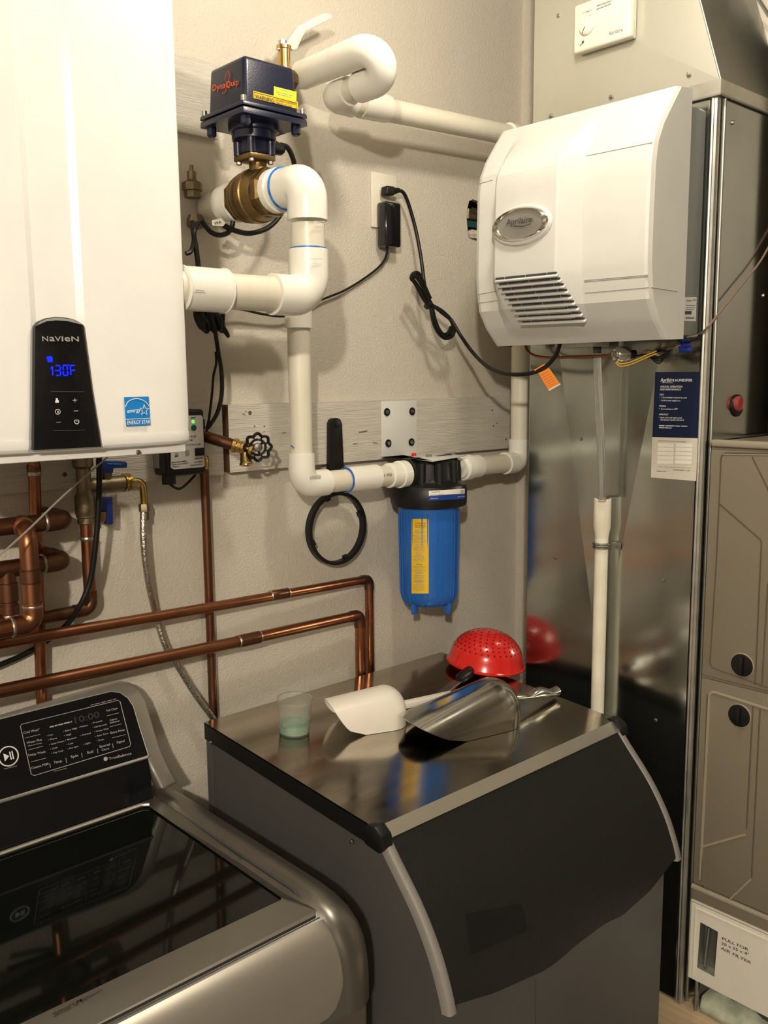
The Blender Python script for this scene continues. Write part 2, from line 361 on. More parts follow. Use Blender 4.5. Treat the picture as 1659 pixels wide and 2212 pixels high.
# left face: shallow cross break, four facets
cA, cB = PX(1215,770,XD), PX(1283,1450,XD); cC, cD_ = PX(1407,865,XD), PX(1334,1203,XD)
def lint(p,q,r,s):
    a1=q.y-p.y;b1=q.z-p.z;a2=s.y-r.y;b2=s.z-r.z;det=a1*(-b2)+a2*b1
    t=((r.y-p.y)*(-b2)+a2*(r.z-p.z))/det; return p.y+a1*t, p.z+b1*t
cy, cz = lint(cA,cB,cC,cD_)
def atz(p,q,z): return p.y+(q.y-p.y)*(z-p.z)/(q.z-p.z)
tl = atz(cA,cB,zcb); tr = atz(cC,cD_,zcb); dp = -.019
x0 = XD
dvs = [(x0,YD1,zcb),(x0,max(YD0+.02,tr),zcb),(x0,YD0+.02,zcb),(x0,YD0+.02,zbot),(x0,YD1,zbot),(x0-dp,cy,cz),(x0,min(tl,YD1),zcb)]
dfs = [[0,6,5],[6,1,5],[1,2,5],[2,3,5],[3,4,5],[4,0,5]]
mk('side_panel', dvs, dfs, M['galv'], d, smooth=False)
def duct_x(y, z):
    """x of the creased duct face at (y,z)"""
    for f in dfs:
        A,B,C = (V(dvs[i]) for i in f)
        den = (B.z-C.z)*(A.y-C.y)+(C.y-B.y)*(A.z-C.z)
        if abs(den) < 1e-9: continue
        u = ((B.z-C.z)*(y-C.y)+(C.y-B.y)*(z-C.z))/den; v = ((C.z-A.z)*(y-C.y)+(A.y-C.y)*(z-C.z))/den
        if u > -1e-4 and v > -1e-4 and u+v < 1.0002: return u*A.x+v*B.x+(1-u-v)*C.x
    return XD
def PDu(px, py):
    x = XD
    for _ in range(5): p = PX(px,py,x); x = duct_x(p.y,p.z)
    return PX(px,py,x)
box('rear_edge', (XD,YD1-.002,zbot),(XR-.002,YD1,zct), M['galvdull'], d)
# front end panel facing the camera
mk('end_panel', [(XD+.012,YD0,zbot),(XR-.004,YD0,zbot),(XR-.004,YD0,zcb),(XD+.012,YD0,zcb),((XD+XR)/2,YD0,.1)], [[0,1,4],[1,2,4],[2,3,4],[3,0,4]], M['galv'], d, smooth=False)
tube('corner_seam', [(XD+.004,YD0+.008,zbot),(XD+.004,YD0+.008,zcb)], .0075, M['galvbright'], d, seg=10)
tube('corner_fold', [(XD-.001,YD0+.0135,zbot),(XD-.001,YD0+.0135,zcb)], .003, M['galvbright'], d, seg=8)
tube('corner_fold', [(XD+.02,YD0-.001,zbot),(XD+.02,YD0-.001,zcb)], .003, M['galvdull'], d, seg=8)
# collar band round the top
vs = [(XD-.006,YD1,zcb),(XD-.006,YD0-.004,zcb),(XR-.004,YD0-.004,zcb),(XR-.004,YD0-.004,zct),(XD-.006,YD0-.004,zct),(XD-.006,YD1,zct)]
mk('collar_band', vs, [[0,1,4,5],[1,2,3,4]], M['galvbright'], d, smooth=False)
tube('collar_fold', [(XD-.007,YD1,zcb),(XD-.007,YD0-.005,zcb),(XR-.004,YD0-.005,zcb)], .0025, M['galvdull'], d, seg=6)
# tapering hood above the collar
th = PX(1512,0,XD); kz = (ZC-zct)/(th.z-zct); yt = YD0+(th.y-YD0)*min(kz,1.15)
yt2 = YD0+(th.y-YD0)*((ZC-.005)-zct)/(th.z-zct)
hp = [(XD,YD1,zct),(XD,YD0,zct),(XD,yt2,(ZC-.005)),(XD,YD1,(ZC-.005))]
ha, hb, hd = PX(1205,250,XD), PX(1240,140,XD), PX(1385,88,XD)
mk('hood_side', [V(p) for p in hp]+[PX(1300,60,XD-.013)], [[0,1,4],[1,2,4],[2,3,4],[3,0,4]], M['paintgalv'], d, smooth=False)
mk('hood_end', [(XD,YD0,zct),(XR-.004,YD0,zct),(XR-.004,yt2,(ZC-.005)),(XD,yt2,(ZC-.005))], [[0,1,2,3]], M['galvdull'], d, smooth=False)
e0 = V((XD,YD0,zct)); e1 = V((XD,yt2,(ZC-.005))); tube('hood_seam', [e0,e1], .002, M['galvdull'], d, seg=6)
for q in ((1640,78),): pass
tube('hood_rib', [V((XD+.05,yt2+.0,ZC-.05)), V((XR-.01,YD0-.004,zct+.12))], .004, M['galvdull'], d, seg=6)
def screw(par, p, n, r=.0045):
    lathe('screw', V(p), n, [(r,-.001),(r,.0012),(r*.75,.003),(r*.2,.0036)], M['zinc'], par, seg=8)
for q in ((1206,34),(1319,209),(1487,161),(1189,250)): screw(d, PX(*q,XD-.005), (-1,0,0))
for q in ((1255,948),(1433,1253),(1416,1556),(1200,1205)): screw(d, PDu(*q), (-1,0,0))
for q in ((1582,265),(1649,638)): screw(d, PY(*q,YD0), (0,-1,0))
# blurred red reflection on the duct end panel, imitated by added discs
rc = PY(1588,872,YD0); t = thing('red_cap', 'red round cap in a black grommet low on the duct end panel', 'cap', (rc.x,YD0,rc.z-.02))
lathe('grommet', (rc.x+.006,YD0-.0002,rc.z-.004), (0,-1,0), [(.024,0),(.023,.004),(.017,.006)], M['rubber'], t)  # added disc for the dark rim of the reflection, in the rubber black
lathe('cap', (rc.x,YD0-.004,rc.z), (0,-1,0), [(.016,0),(.016,.006),(.013,.009),(.011,.007),(.002,.007)], M['capred'], t)  # added disc for the red middle of the reflection
# thin thermostat wire crossing the end panel
wz = [(1505,728),(1530,705),(1560,668),(1605,612),(1640,568),(1668,520),(1720,430)]
tag(tube('control_wire', crom([PX(1485,728,XD-.04),PX(1508,724,XD-.012)]+[PY(x,y,YD0-.012) for x,y in wz[1:]],5), .0022, M['brownwire'], None, seg=6), 'thin brown control wire looping from the humidifier across the duct end', 'wire')
# paper sign on the duct
sg = thing('maintenance_sign', 'navy and white humidifier maintenance sticker on the metal duct', 'sign', PX(1457,1035,XD-.009))
XSG = min(PDu(*c).x for c in ((1415,804),(1517,803),(1406,1031),(1508,1039),(1460,920)))-.0012
P = lambda x,y: PX(x,y,XSG)
prism('sign_top', [P(1415.4,804),P(1516.7,803),P(1511,947),P(1409,944)], (.0006,0,0), M['signnavy'], sg, smooth=False)
prism('sign_bottom', [P(1409,944),P(1511,947),P(1507.8,1039.5),P(1406,1031.3)], (.0006,0,0), M['signwhite'], sg, smooth=False)
nx = (-1,0,0)
q = lambda a,b: (1380+a/7.9, 780+b/7.9)
letter('lettering', [('Aprilaire',q(372,352),q(605,350),8,.1),('HUMIDIFIER',q(625,350),q(918,348),6),('ANNUAL OPERATION',q(366,452),q(745,452),4.2,.15),('AND MAINTENANCE',q(362,498),q(718,500),4.2,.15),
  ('FALL',q(358,584),q(435,584),3.6,.1),('•',q(358,632),q(368,632),4),('Turn humidistat to desired set point',q(388,632),q(825,637),3.2),('•',q(358,682),q(368,682),4),('Confirm water supply is on',q(384,682),q(710,686),3.2),
  ('SPRING',q(352,778),q(462,780),3.6,.1),('•',q(350,826),q(360,826),4),('Turn humidistat to OFF*',q(378,828),q(668,832),3.2),('ANNUALLY',q(347,922),q(506,924),3.6,.1),('•',q(342,970),q(352,970),4),('Open cover and replace panel',q(370,974),q(738,980),3.2),('Use Genuine Aprilaire Model 35',q(370,1012),q(775,1020),3.2)]
  +words(*q(345,1108),*q(832,1118),1.6,3)+words(*q(348,1142),*q(565,1148),1.6,2)+[(None,q(400,368),q(582,374),.8)], P, nx, M['printwhite'], sg)
letter('lettering', [('DATE OF WATER PANEL REPLACEMENT',q(330,1368),q(818,1388),2.6)]+words(*q(330,1800),*q(890,1832),.8,3), P, nx, M['printgrey'], sg)
letter('lettering', [('aprilaire.com',q(310,1884),q(468,1890),2.6),('call 800.334.6011 or visit',q(580,1862),q(872,1878),2.4)], P, nx, M['print'], sg)
for i in range(5):
    for (xa,xb) in ((326,602),(634,918)):
        k = i*72; s0 = -i*3
        letter('date_box', [(None,q(xa+s0,1462+k),q(xb+s0-2,1472+k),8)], P, nx, M['signcell'], sg)
# ---------------------------------------------------------------- humidifier on the duct
YR = .957; hm = thing('humidifier', 'white whole-house humidifier with louvres and oval badge mounted on the duct', 'humidifier', (1.6,1.17,.08))
K = XD/2.038
ridge = [(1466,184),(1447,222),(1428,262),(1416,300),(1410,345),(1405,450),(1401,560),(1402,600),(1405,645),(1418,688),(1440,733)]
prof = [(PY(x,y,YR).x, PY(x,y,YR).z) for x,y in ridge]
XB = 1.679; ztop = prof[0][1]; zbt = prof[-1][1]
prof = [(XB, ztop+.004)]+prof+[(XB, zbt+.002)]
CX = 1.75*K; dmax = prof[6][0]-CX      # centre column stands this far proud
zc1 = PX(1203,352,CX).z; zc0 = PX(1202,587,CX).z
ztt = ztop-.012; zlb = zbt+.012
def wgt(z):
    if z >= zc1: return max(0,(ztt-z)/(ztt-zc1))
    if z <= zc0: return max(0,(z-zlb)/(zc0-zlb))
    return 1
# resample the profile
pz = []
for i in range(len(prof)-1):
    n = 1 if i in (0,len(prof)-2) else 4
    for j in range(n): t=j/n; pz.append((prof[i][0]+(prof[i+1][0]-prof[i][0])*t, prof[i][1]+(prof[i+1][1]-prof[i][1])*t))
pz.append(prof[-1])
for zz_ in (zc1,zc0,zlb,ztt):
    for i in range(len(pz)-1):
        if pz[i][1] > zz_+1e-5 and pz[i+1][1] < zz_-1e-5:
            t=(pz[i][1]-zz_)/(pz[i][1]-pz[i+1][1]); pz.insert(i+1,(pz[i][0]+(pz[i+1][0]-pz[i][0])*t,zz_)); break
y1 = PX(1258,500,prof[6][0]).y; y2 = PX(1203,470,CX).y; y3 = PX(1067,480,CX).y; y4 = PX(1062,500,prof[6][0]).y; y5 = PX(1031,480,prof[6][0]+.01).y
stations = [(YR,0,.012),(YR+.004,0,.003),(YR+.010,0,0),(y1-.004,0,0),(y1,0,0),(y2-.002,.93,0),(y2+.004,1,0),(y3-.004,1,0),(y3+.002,.93,0),(y3+.03,0,0),(y3+.034,0,0),(y5-.014,0,0),(y5-.004,0,.004),(y5,0,.018)]
rows = []
for (y,k,ins) in stations:
    row = []
    for i,(x,z) in enumerate(pz):
        endp = i in (0,len(pz)-1); ww = wgt(z)
        row.append((x+(0 if endp else ins)-dmax*k*ww, y, z))
    rows.append(row)
# close sides to the back plane
rows = [[(XB,YR,z) for x,z in pz]]+rows+[[(XB,y5,z) for x,z in pz]]
cv = grid('cover', rows, M['white_plastic'], hm, ang=13)
box('housing', (XB-.004,YR+.006,zbt+.008),(XD-.0005,y5-.006,ztop-.02), M['greygrey'], hm, bev=.008)
fx = prof[6][0]
def seam(pts, nm='seam', m=M['printgrey'], r=.0007, dx=-.0003):
    tube(nm, [V((p.x+dx,p.y,p.z)) for p in pts], r, m, hm, seg=5)
def onfront(px,py):   # point on side panel front
    x = fx
    for _ in range(6):
        p = PX(px,py,x); z = p.z
        for i in range(len(pz)-1):
            if pz[i+1][1] <= z <= pz[i][1]:
                t=(pz[i][1]-z)/(pz[i][1]-pz[i+1][1]+1e-9); x = pz[i][0]+(pz[i+1][0]-pz[i][0])*t; break
    return PX(px,py,x)
for a,b in (((1266,337),(1409,308)),((1262,606),(1400,594)),((1262,609),(1400,597)),((1264,633),(1402,621))): seam([onfront(*a),onfront(*b)])
for a,b in (((1031,398),(1064,389)),((1027,637),(1085,627)),((1031,655),(1092,647))): seam([onfront(*a),onfront(*b)])
sp = onfront(1402,621); seam([V((sp.x+.004,YR-.0004,sp.z)),V((XB-.03,YR-.0004,sp.z-.002))], dx=0)
# louvres
def onlou(px,py):
    x = CX+.02
    for _ in range(8):
        p = PX(px,py,x); z = p.z
        for i in range(len(pz)-1):
            if pz[i+1][1] <= z <= pz[i][1]:
                t=(pz[i][1]-z)/(pz[i][1]-pz[i+1][1]+1e-9); x = pz[i][0]+(pz[i+1][0]-pz[i][0])*t-dmax*wgt(z); break
    return PX(px,py,x)
for i in range(9):
    t = i/8; L = (1072+(1129-1072)*t, 604+(696-604)*t); R = (1207+(1267-1207)*t, 590.5+(689.5-590.5)*t)
    a, b = onlou(*L), onlou(*R)
    up = (onlou(L[0],L[1]-6)-a); 
    sl = obox('louvre_slat', (a+b)/2+V((-.0022,0,-.0035)), (b-a)/2, V((-.6,0,.9)).normalized()*.0016, V((.9,0,.6)).normalized()*.0045, M['white_plastic'], hm, bev=.0008)
    segs = [0,.13,.14,.48,.49,.83,.84,1]
    for s0,s1 in ((0,.14),(.155,.48),(.495,.82),(.835,.97)):
        A = a+(b-a)*s0; B = a+(b-a)*s1
        obox('louvre_slot', (A+B)/2+V((-.001,0,.0015)), (B-A)/2, V((0,0,1))*.0021, V((1,0,0))*.0012, M['print'], hm)
# oval badge
bc = PX(1127,485,CX); ry = (PX(1066,490,CX)-PX(1188,480,CX)).length/2
def oval(nm, c, ry, rz, prof, m, par, tilt=0):
    rows = []
    for s,x in prof: rows.append([V((c.x+x, c.y+ry*s*math.cos(2*math.pi*j/36), c.z+rz*s*math.sin(2*math.pi*j/36))) for j in range(37)])
    return grid(nm, rows, m, par)
oval('badge_base', bc+V((0,0,-.002)), ry*1.06, .040, [(1,.003),(1,-.002),(.93,-.006),(.001,-.006)], M['white_plastic'], hm)
bd = oval('badge_ring', bc+V((-.004,0,0)), ry*.98, .0335, [(1,0),(.97,-.006),(.90,-.009),(.82,-.006),(.80,-.003)], M['chrome'], hm)
oval('badge_face', bc+V((-.007,0,0)), ry*.82, .028, [(1,0),(.001,-.001)], M['badge'], bd)
Pb = lambda x,y: PX(x,y,CX-.0095)
letter('lettering', [('Aprilaire',(1093,487),(1149,479),13,.12)], Pb, nx, M['print'], bd)
tube('swash', crom([Pb(1100,489)+V((-.001,0,0)),Pb(1112,488)+V((-.001,0,0)),Pb(1128,489)+V((-.001,0,0)),Pb(1146,483)+V((-.001,0,0))],4), [.0004]*4+[.0012]*5+[.0006]*4, M['print'], bd, seg=5)
letter('lettering', [('700 Series',(1113,500),(1130,498),3.5)], Pb, nx, M['printgrey'], bd)
# rating label on the grey housing side
Ph = lambda x,y: PY(x,y,YR+.0055)
lb = prism('rating_label', [Ph(1480,642),Ph(1505,642),Ph(1503,694),Ph(1477,693)], (0,.0005,0), M['panelface'], hm, smooth=False)
letter('lettering', [('Aprilaire',(1482,651),(1493,651),4),('700',(1495,650),(1503,650),3.5),(None,(1479,679),(1493,679),7)]+words(1482,660,1501,660,1,2)+words(1481,665,1501,665,1,2)+words(1481,669,1498,669,1,2)+words(1480,688,1500,688,2.2,2), Ph, (0,-1,0), M['print'], lb)
# fittings below the humidifier
xq = 1.70
Q = lambda x,y,dx=0: PX(x,y,xq+dx)
wb = [Q(1219,737),Q(1229,752),Q(1272,752),Q(1264,737)]
tube('drain_bracket', wb, .0018, M['white_plastic'], hm, seg=6)
tube('drain_bracket', [Q(1264,737),Q(1275,751),Q(1284,750)], .0018, M['white_plastic'], hm, seg=6)
box('drain_pan', (xq-.03, Q(1300,740).y, zbt-.006),(xq+.03, Q(1215,740).y, zbt+.012), M['white_plastic'], hm, bev=.003)
lathe('drain_nipple', Q(1290,741), (0,0,-1), [(.006,0),(.009,.002),(.009,.014),(.007,.016),(.007,.022)], M['blackp'], hm, seg=14)
sv = thing('solenoid_valve', 'round metal water solenoid valve with yellow leads under the humidifier', 'valve', Q(1335,785))
c0 = Q(1330,766,-.03)
dv = V((.85,-.5,.02)).normalized()
lathe('coil_body', c0, dv, [(.004,-.003),(.012,-.003),(.0155,0),(.017,.004),(.017,.026),(.013,.028),(.006,.028),(.006,.04)], M['chrome'], sv, seg=22)
lathe('coil_nut', c0-dv*.003, -dv, [(.009,0),(.009,.002),(.005,.003),(.005,.005)], M['zinc'], sv, seg=6)
tube('valve_stem', [c0+dv*.012+V((0,0,.014)), c0+dv*.012+V((.0,0,.035))], .005, M['zinc'], sv, seg=10)
lathe('outlet', c0+dv*.028, dv, [(.005,0),(.009,.004),(.009,.016),(.006,.018)], M['blackp'], sv, seg=10)
for i,(dx,dz) in enumerate(((0,0),(.003,.005))):
    o = V((-.012,0,dz))
    tube('yellow_lead', crom([Q(1337,783,-.02)+o,Q(1347,791,-.02)+o,Q(1370,787,-.015)+o,Q(1400,774,-.01)+o,Q(1425,764,-.005)+o],5), .0013, M['yellowwire'], sv, seg=6)
wn = thing('wire_bundle', 'bundle of brown wires joined by dark blue wire nuts under the humidifier', 'wires', Q(1440,775))
random.seed(3)
for i in range(8):
    j = lambda: random.uniform(-6,6)
    tube('brown_wire', crom([Q(1375+i*4,772+j()),Q(1400,763+j()*1.3,-.012),Q(1425,762+j()*1.6,.004),Q(1445,752+j()*1.2,-.006),Q(1470,742+j()*.7)],5), .0016, M['brownwire'] if i%3 else M['rubber'], wn, seg=6)
for i in range(4): tube('dark_lead', crom([Q(1400+i*6,768+i*2),Q(1424,785-i*5,-.01),Q(1440,760+i*3,-.014),Q(1420+i*9,756,.0)],5), .0016, M['rubber'], wn, seg=6)
tube('black_lead', crom([Q(1440,752),Q(1470,742),Q(1500,733),Q(1512,722)],5), .0022, M['rubber'], wn, seg=6)
for (x,y),(x2,y2) in (((1468,747),(1495,744)),((1470,755),(1497,757)),((1466,739),(1488,737))):
    A = Q(x,y,.005); B = Q(x2,y2,.005); lathe('wire_nut', A, B-A, [(.006,0),(.006,.006),(.0042,.024),(.002,.026)], M['bluenut'], wn, seg=10)
# copper feed tube
tag(tube('copper_feed_tube', crom([Q(1134,738,.0),Q(1139,757,.0),Q(1157,769,.0),Q(1190,773,.0),Q(1240,771,-.005),Q(1300,769,-.01),Q(1322,767,-.012)],5), .0033, M['copper'], None, seg=8), 'thin copper feed tube curving under the humidifier', 'tube')
# clear drain tube and its standpipe
xs = min(PDu(1302,1180).x, PDu(1302,1400).x)-.0205
tb = thing('drain_tube', 'clear vinyl drain tube hanging from the humidifier into the white standpipe', 'tube', PX(1300,1075,xs))
cpts = [Q(1290,752,-.002),Q(1291,800,.004),Q(1295,900,.012),Q(1300,1000,.02),Q(1301,1082,.024)]
v1 = tubevf(crom(cpts,5), .0088, 16, False); v2 = tubevf(crom(cpts,5), .0066, 16, False)
vs,fs = merge(v1,v2); mk('hose', vs, fs, M['clear'], tb)
t = thing('drain_standpipe', 'white plastic drain standpipe strapped to the duct', 'pipe', (xs,PX(1300,1530,xs).y,zpl))
pt = PX(1302,1078,xs); yS = pt.y
zq = lambda py: PX(1300,py,xs).z
tube('pipe', [(xs,yS,zq(1150)),(xs,yS,zpl+.001)], .0152, M['cpvc'], t, seg=22)
lathe('coupling', (xs,yS,zq(1076)), (0,0,-1), [(.0165,.0),(.0195,.0005),(.0195,zq(1076)-zq(1138)),(.0165,zq(1076)-zq(1152)),(.0155,zq(1076)-zq(1160))], M['cpvc'], t, caps=False, seg=22)
cl = thing('pipe_clamp', 'galvanised strap clamp holding the standpipe to the duct', 'clamp', (xs,yS,zq(1192)))
zk = zq(1178)
for hh in (.004,-.004):
    tube('strap', [V((xs+math.cos(a)*.0172, yS+math.sin(a)*.0172, zk+hh)) for a in [math.pi*(.45+1.1*j/14) for j in range(15)]], .0032, M['zinc'], cl, seg=6)
obox('strap_tab', (duct_x(yS-.026,zk)-.002,yS-.026,zk), (.0012,0,0),(0,.013,0),(0,0,.008), M['zinc'], cl, bev=.0008)
screw(cl, (duct_x(yS-.026,zk)-.0035,yS-.027,zk), nx, .004)
# ---------------------------------------------------------------- humidistat on the hood
hs = thing('humidistat', 'cream humidistat control box with round dial on the duct hood', 'humidistat', PX(1310,125,XD-.01))
xh = XD-.036
P4 = [PX(1238,28,xh),PX(1375,-18,xh),PX(1362,75,xh),PX(1238,118,xh)]
ya, yb = PX(1238,70,xh).y, PX(1362,60,xh).y; za = PX(1300,98,xh).z; zb_ = PX(1300,-10,xh).z
box('case', (xh,yb,za),(XD-.018,ya,zb_), M['plate'], hs, bev=.006, seg=3)
box('back_plate', (XD-.018,yb+.002,za+.002),(XD-.012,ya-.002,zb_-.002), M['plate'], hs, bev=.002)
kc = PX(1268,56,xh)
lathe('dial', (xh+.001,kc.y,kc.z), nx, [(.0185,0),(.0185,.004),(.0155,.007),(.001,.008)], M['plate'], hs, seg=28)
Pd = lambda x,y: PX(x,y,xh-.0006)
for it_ in (('Aprilaire',(1315,76),(1345,67),8,.1),('% HUMIDITY',(1259,30),(1281,22),3.2),('OFF',(1270,37),(1278,34),3)): letter('lettering', [it_], Pd, nx, M['printgrey'], hs)
letter('lettering', words(1289,14,1322,2,2.2,3)+words(1289,21,1320,9,2.2,3), Pd, nx, M['printgrey'], hs)
Pk = lambda x,y: PX(x,y,xh-.008)
tube('pointer_mark', [Pk(1263,57),Pk(1257,72)], .0007, M['print'], hs, seg=5)
ar = [Pd(1252,99),Pd(1260,92)]; tube('arrow', ar, .0007, M['print'], hs, seg=5)
mk('arrow', [Pd(1256,91)+V((-.001,0,0)),Pd(1261,94)+V((-.001,0,0)),Pd(1262,87)+V((-.001,0,0))], [[0,1,2]], M['print'], hs, smooth=False)
for sx in (0,1): tube('cable_stub', [(xh+.012,(ya+yb)/2+.02,zb_-.002),(xh+.014,(ya+yb)/2+.022,zb_+.06)], .004, M['rubber'], hs, seg=8) if sx==0 else None
# ---------------------------------------------------------------- furnace and filter rack
XF = XD+.002
fy1 = PX(1534,964,XF).y; fyn = .1
zt = PX(1536,950,XF).z; zt0 = PX(1536,966,XF).z; zs = PX(1517,1461,XF).z; zfb = PX(1497,1905,XF).z; zd1 = PX(1491.7,1941,XF).z; zd0 = PX(1475.6,2100,XF).z
fu = thing('furnace', 'beige steel furnace cabinet with two latched doors beside the duct', 'furnace', (XF+.14,(fy1+fyn)/2,zd1))
box('cabinet', (XF+.006,fyn,zd1+.004),(XR+.3,fy1-.001,zt-.004), M['beige'], fu)
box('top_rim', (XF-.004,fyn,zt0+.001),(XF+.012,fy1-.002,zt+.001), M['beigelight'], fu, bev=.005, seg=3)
up = box('upper_door', (XF-.002,fyn+.002,zs+.003),(XF+.008,fy1-.003,zt0-.004), M['beige'], fu, bev=.003)
lw = box('lower_door', (XF-.002,fyn+.002,zfb+.001),(XF+.008,fy1-.003,zs-.003), M['beige'], fu, bev=.003)
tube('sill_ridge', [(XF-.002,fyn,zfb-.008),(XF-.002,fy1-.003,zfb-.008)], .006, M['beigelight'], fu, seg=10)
box('sill', (XF-.004,fyn,zd1+.004),(XF+.01,fy1-.003,zfb-.004), M['beige'], fu, bev=.002)
G = lambda x,y: PX(x,y,XF-.0022)
def groove(par, pts, m, r=.0016, nm='pressed_rib', fil=.012):
    tube(nm, fillet([G(*p) for p in pts], fil, 4) if len(pts) > 2 else [G(*p) for p in pts], r, m, par, seg=6)
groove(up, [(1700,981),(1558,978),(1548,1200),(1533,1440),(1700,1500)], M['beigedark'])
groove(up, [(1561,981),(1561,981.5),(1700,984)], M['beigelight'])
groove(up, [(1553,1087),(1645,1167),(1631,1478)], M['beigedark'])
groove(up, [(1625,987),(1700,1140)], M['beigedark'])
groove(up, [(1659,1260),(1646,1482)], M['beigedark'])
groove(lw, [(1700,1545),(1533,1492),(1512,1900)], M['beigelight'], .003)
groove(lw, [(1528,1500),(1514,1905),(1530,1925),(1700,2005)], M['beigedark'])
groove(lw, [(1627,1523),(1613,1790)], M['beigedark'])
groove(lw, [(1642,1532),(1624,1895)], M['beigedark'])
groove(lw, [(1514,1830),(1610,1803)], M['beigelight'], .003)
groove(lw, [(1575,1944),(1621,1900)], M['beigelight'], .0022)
for par,(x,y) in ((up,(1603,1437)),(lw,(1597,1546))):
    c = PX(x,y,XF-.003); kn = lathe('latch_knob', c, nx, [(.0235,0),(.0225,.002),(.019,.003),(.001,.0035)], M['blackp'], par, seg=24)
    obox('knob_grip', c+V((-.006,0,0)), (.005,0,0),(0,.0045,0),(0,0,.019), M['blackp'], kn, bev=.002)
    lathe('knob_ring', c+V((.001,0,0)), nx, [(.0255,0),(.0245,.0022),(.0235,.0025)], M['beigelight'], par, caps=False)
box('flue_cabinet', (XF+.23,fyn,zt),(XR+.3,YD0-.03,ZC-.02), M['beige'], fu)
# filter rack drawer
fd = thing('filter_rack', 'white filter rack front with recessed pull and handwritten marker note', 'filter rack', (XF+.1,(fy1+fyn)/2,zpl))
hp0, hp1 = PX(1513,1992,XF-.006), PX(1550,2110,XF-.006)
ha = [PX(*p,XF-.006) for p in ((1513,1992),(1551,2013),(1543,2110),(1506,2090))]
ymax, ymin = fy1-.004, fyn; xf = XF-.006
ho = [(p.y,p.z) for p in ha]
holed('front_panel', [(ymin,zd0),(ymax,zd0),(ymax,zd1),(ymin,zd1)], [ho], lambda a,b: V((xf,a,b)), M['filterwhite'], fd)
box('top_lip', (xf,ymin,zd1-.001),(XF+.02,ymax,zd1+.003), M['filterwhite'], fd)
box('edge_lip', (xf,ymax-.001,zd0),(XF+.3,ymax+.001,zd1), M['filterwhite'], fd)
tube('pressed_edge', [(xf-.0005,ymin,zd1-.012),(xf-.0005,ymax-.012,zd1-.012),(xf-.0005,ymax-.012,zd0+.01)], .0022, M['filterwhite'], fd, seg=6)
hb_ = [V((xf+.018,p[0]+(.004 if i in (1,2) else -.004),p[1]+(.004 if i>1 else -.004))) for i,p in enumerate(ho)]
hf = [V((xf,p[0],p[1])) for p in ho]
grid('pull_recess', [hf+hf[:1], hb_+hb_[:1]], M['galvdull'], fd, smooth=False)
mk('recess_back', hb_, [[0,1,2,3]], M['galvdull'], fd, smooth=False)
tube('pull_bar', [PX(1532,2003,xf+.008),PX(1522,2086,xf+.008)], .004, M['galvdull'], fd, seg=8)
Pw = lambda x,y: PX(x,y,xf-.0006)
q = lambda a,b: (1440+a/6.66, 1880+b/6.66)
for it_ in (('PULL FOR',q(800,995),q(1180,1160),6.5,.1),('20 x 25 x 4"',q(788,1062),q(1185,1230),6.5,.1),('AIR FILTER',q(780,1130),q(1218,1350),6.5,.1)): letter('lettering', [it_], Pw, nx, M['print'], fd)
box('drawer_box', (xf+.03,ymin,zd0+.004),(XR+.25,ymax-.004,zd1-.004), M['galvdull'], fd)
# rack opening below with insulation
t = fd
box('rack_back', (XF+.05,fyn,zpl),(XR+.25,fy1-.004,zd0-.003), M['bingrey'], t)
tube('rack_rail', [(XF+.004,fy1-.02,zpl),(XF+.004,fy1-.02,zd0-.002)], .004, M['galvdull'], t, seg=8)
io = []
random.seed(5)
def lump(y, z): return V((XF+.004+random.uniform(-.0015,.002), y, z))
n = 60; rows = []
for i in range(n):
    y = fy1-.03-(fy1-.03-fyn)*i/(n-1); hgt = .036+.005*math.sin(i*.45)+.004*math.sin(i*1.1)+random.uniform(-.0015,.0015)
    rows.append([V((XF+.045,y,zpl)),lump(y,zpl+.001),lump(y,zpl+hgt*.5),lump(y,zpl+hgt)+V((.006,0,0)),V((XF+.045,y,zpl+hgt*1.05))])
o = grid('insulation', rows, M['insul'], ang=180); tag(o, 'pale green fibreglass insulation stuffed under the filter drawer', 'insulation', kind='stuff')
# ---------------------------------------------------------------- wall hung water heater
ny = (0,-1,0)
YN = 1.30
wh = thing('water_heater', 'white wall hung tankless water heater with black control panel', 'water heater', (.565,1.48,-.112))
xr_, xl_ = PY(405,900,YN+.012).x+.006, .362
zb = PY(200,972,YN).z; ztp = .62
z69 = PY(120,690,YN).z
a0, a1 = PY(77,690,YN-.008).x, PY(176,690,YN-.008).x; b0, b1 = PY(73,973,YN-.008).x, PY(219,967,YN-.008).x
zbp = PY(140,970,YN-.008).z
def lin(z):
    t = min(1,max(0,(z69-z)/(z69-zbp)))
    return a0+(b0-a0)*t, a1+(b1-a1)*t
zs_ = [ztp,.5,.4,.3,.2,.12,z69+.01,z69,.02,-.03,-.06,zbp,zb+.02,zb+.012,zb+.006,zb+.002,zb]
rows = []
for z in zs_:
    l,r = lin(z); e = max(0,(zb+.014-z)/.014); yb_ = .012*(1-math.sqrt(max(0,1-e*e)))
    zz = z
    deep = .006 if z > zbp-.001 else max(0,.006*(1-(zbp-z)/.008))
    xs_ = [(xl_,.03),(xl_+.004,.016),(xl_+.014,.006),(xl_+.03,.001),((xl_+.03+l)/2,0),(l-.006,0),(l+.004,deep),((l+r)/2,deep),(r-.004,deep),(r+.006,0),((r+xr_-.03)/2,0),(xr_-.05,.0003),(xr_-.03,.0015),(xr_-.016,.005),(xr_-.007,.010),(xr_-.002,.017),(xr_,.030)]
    rows.append([V((x,YN-.006+dy+yb_+.004*((x-.565)/.2)**2,zz)) for x,dy in xs_])
rows.append([V((p.x,YN+.03,p.z)) for p in rows[-1]])
grid('front_cover', rows, M['white_enamel'], wh, ang=19)
zbb = PY(200,990,YN+.018).z
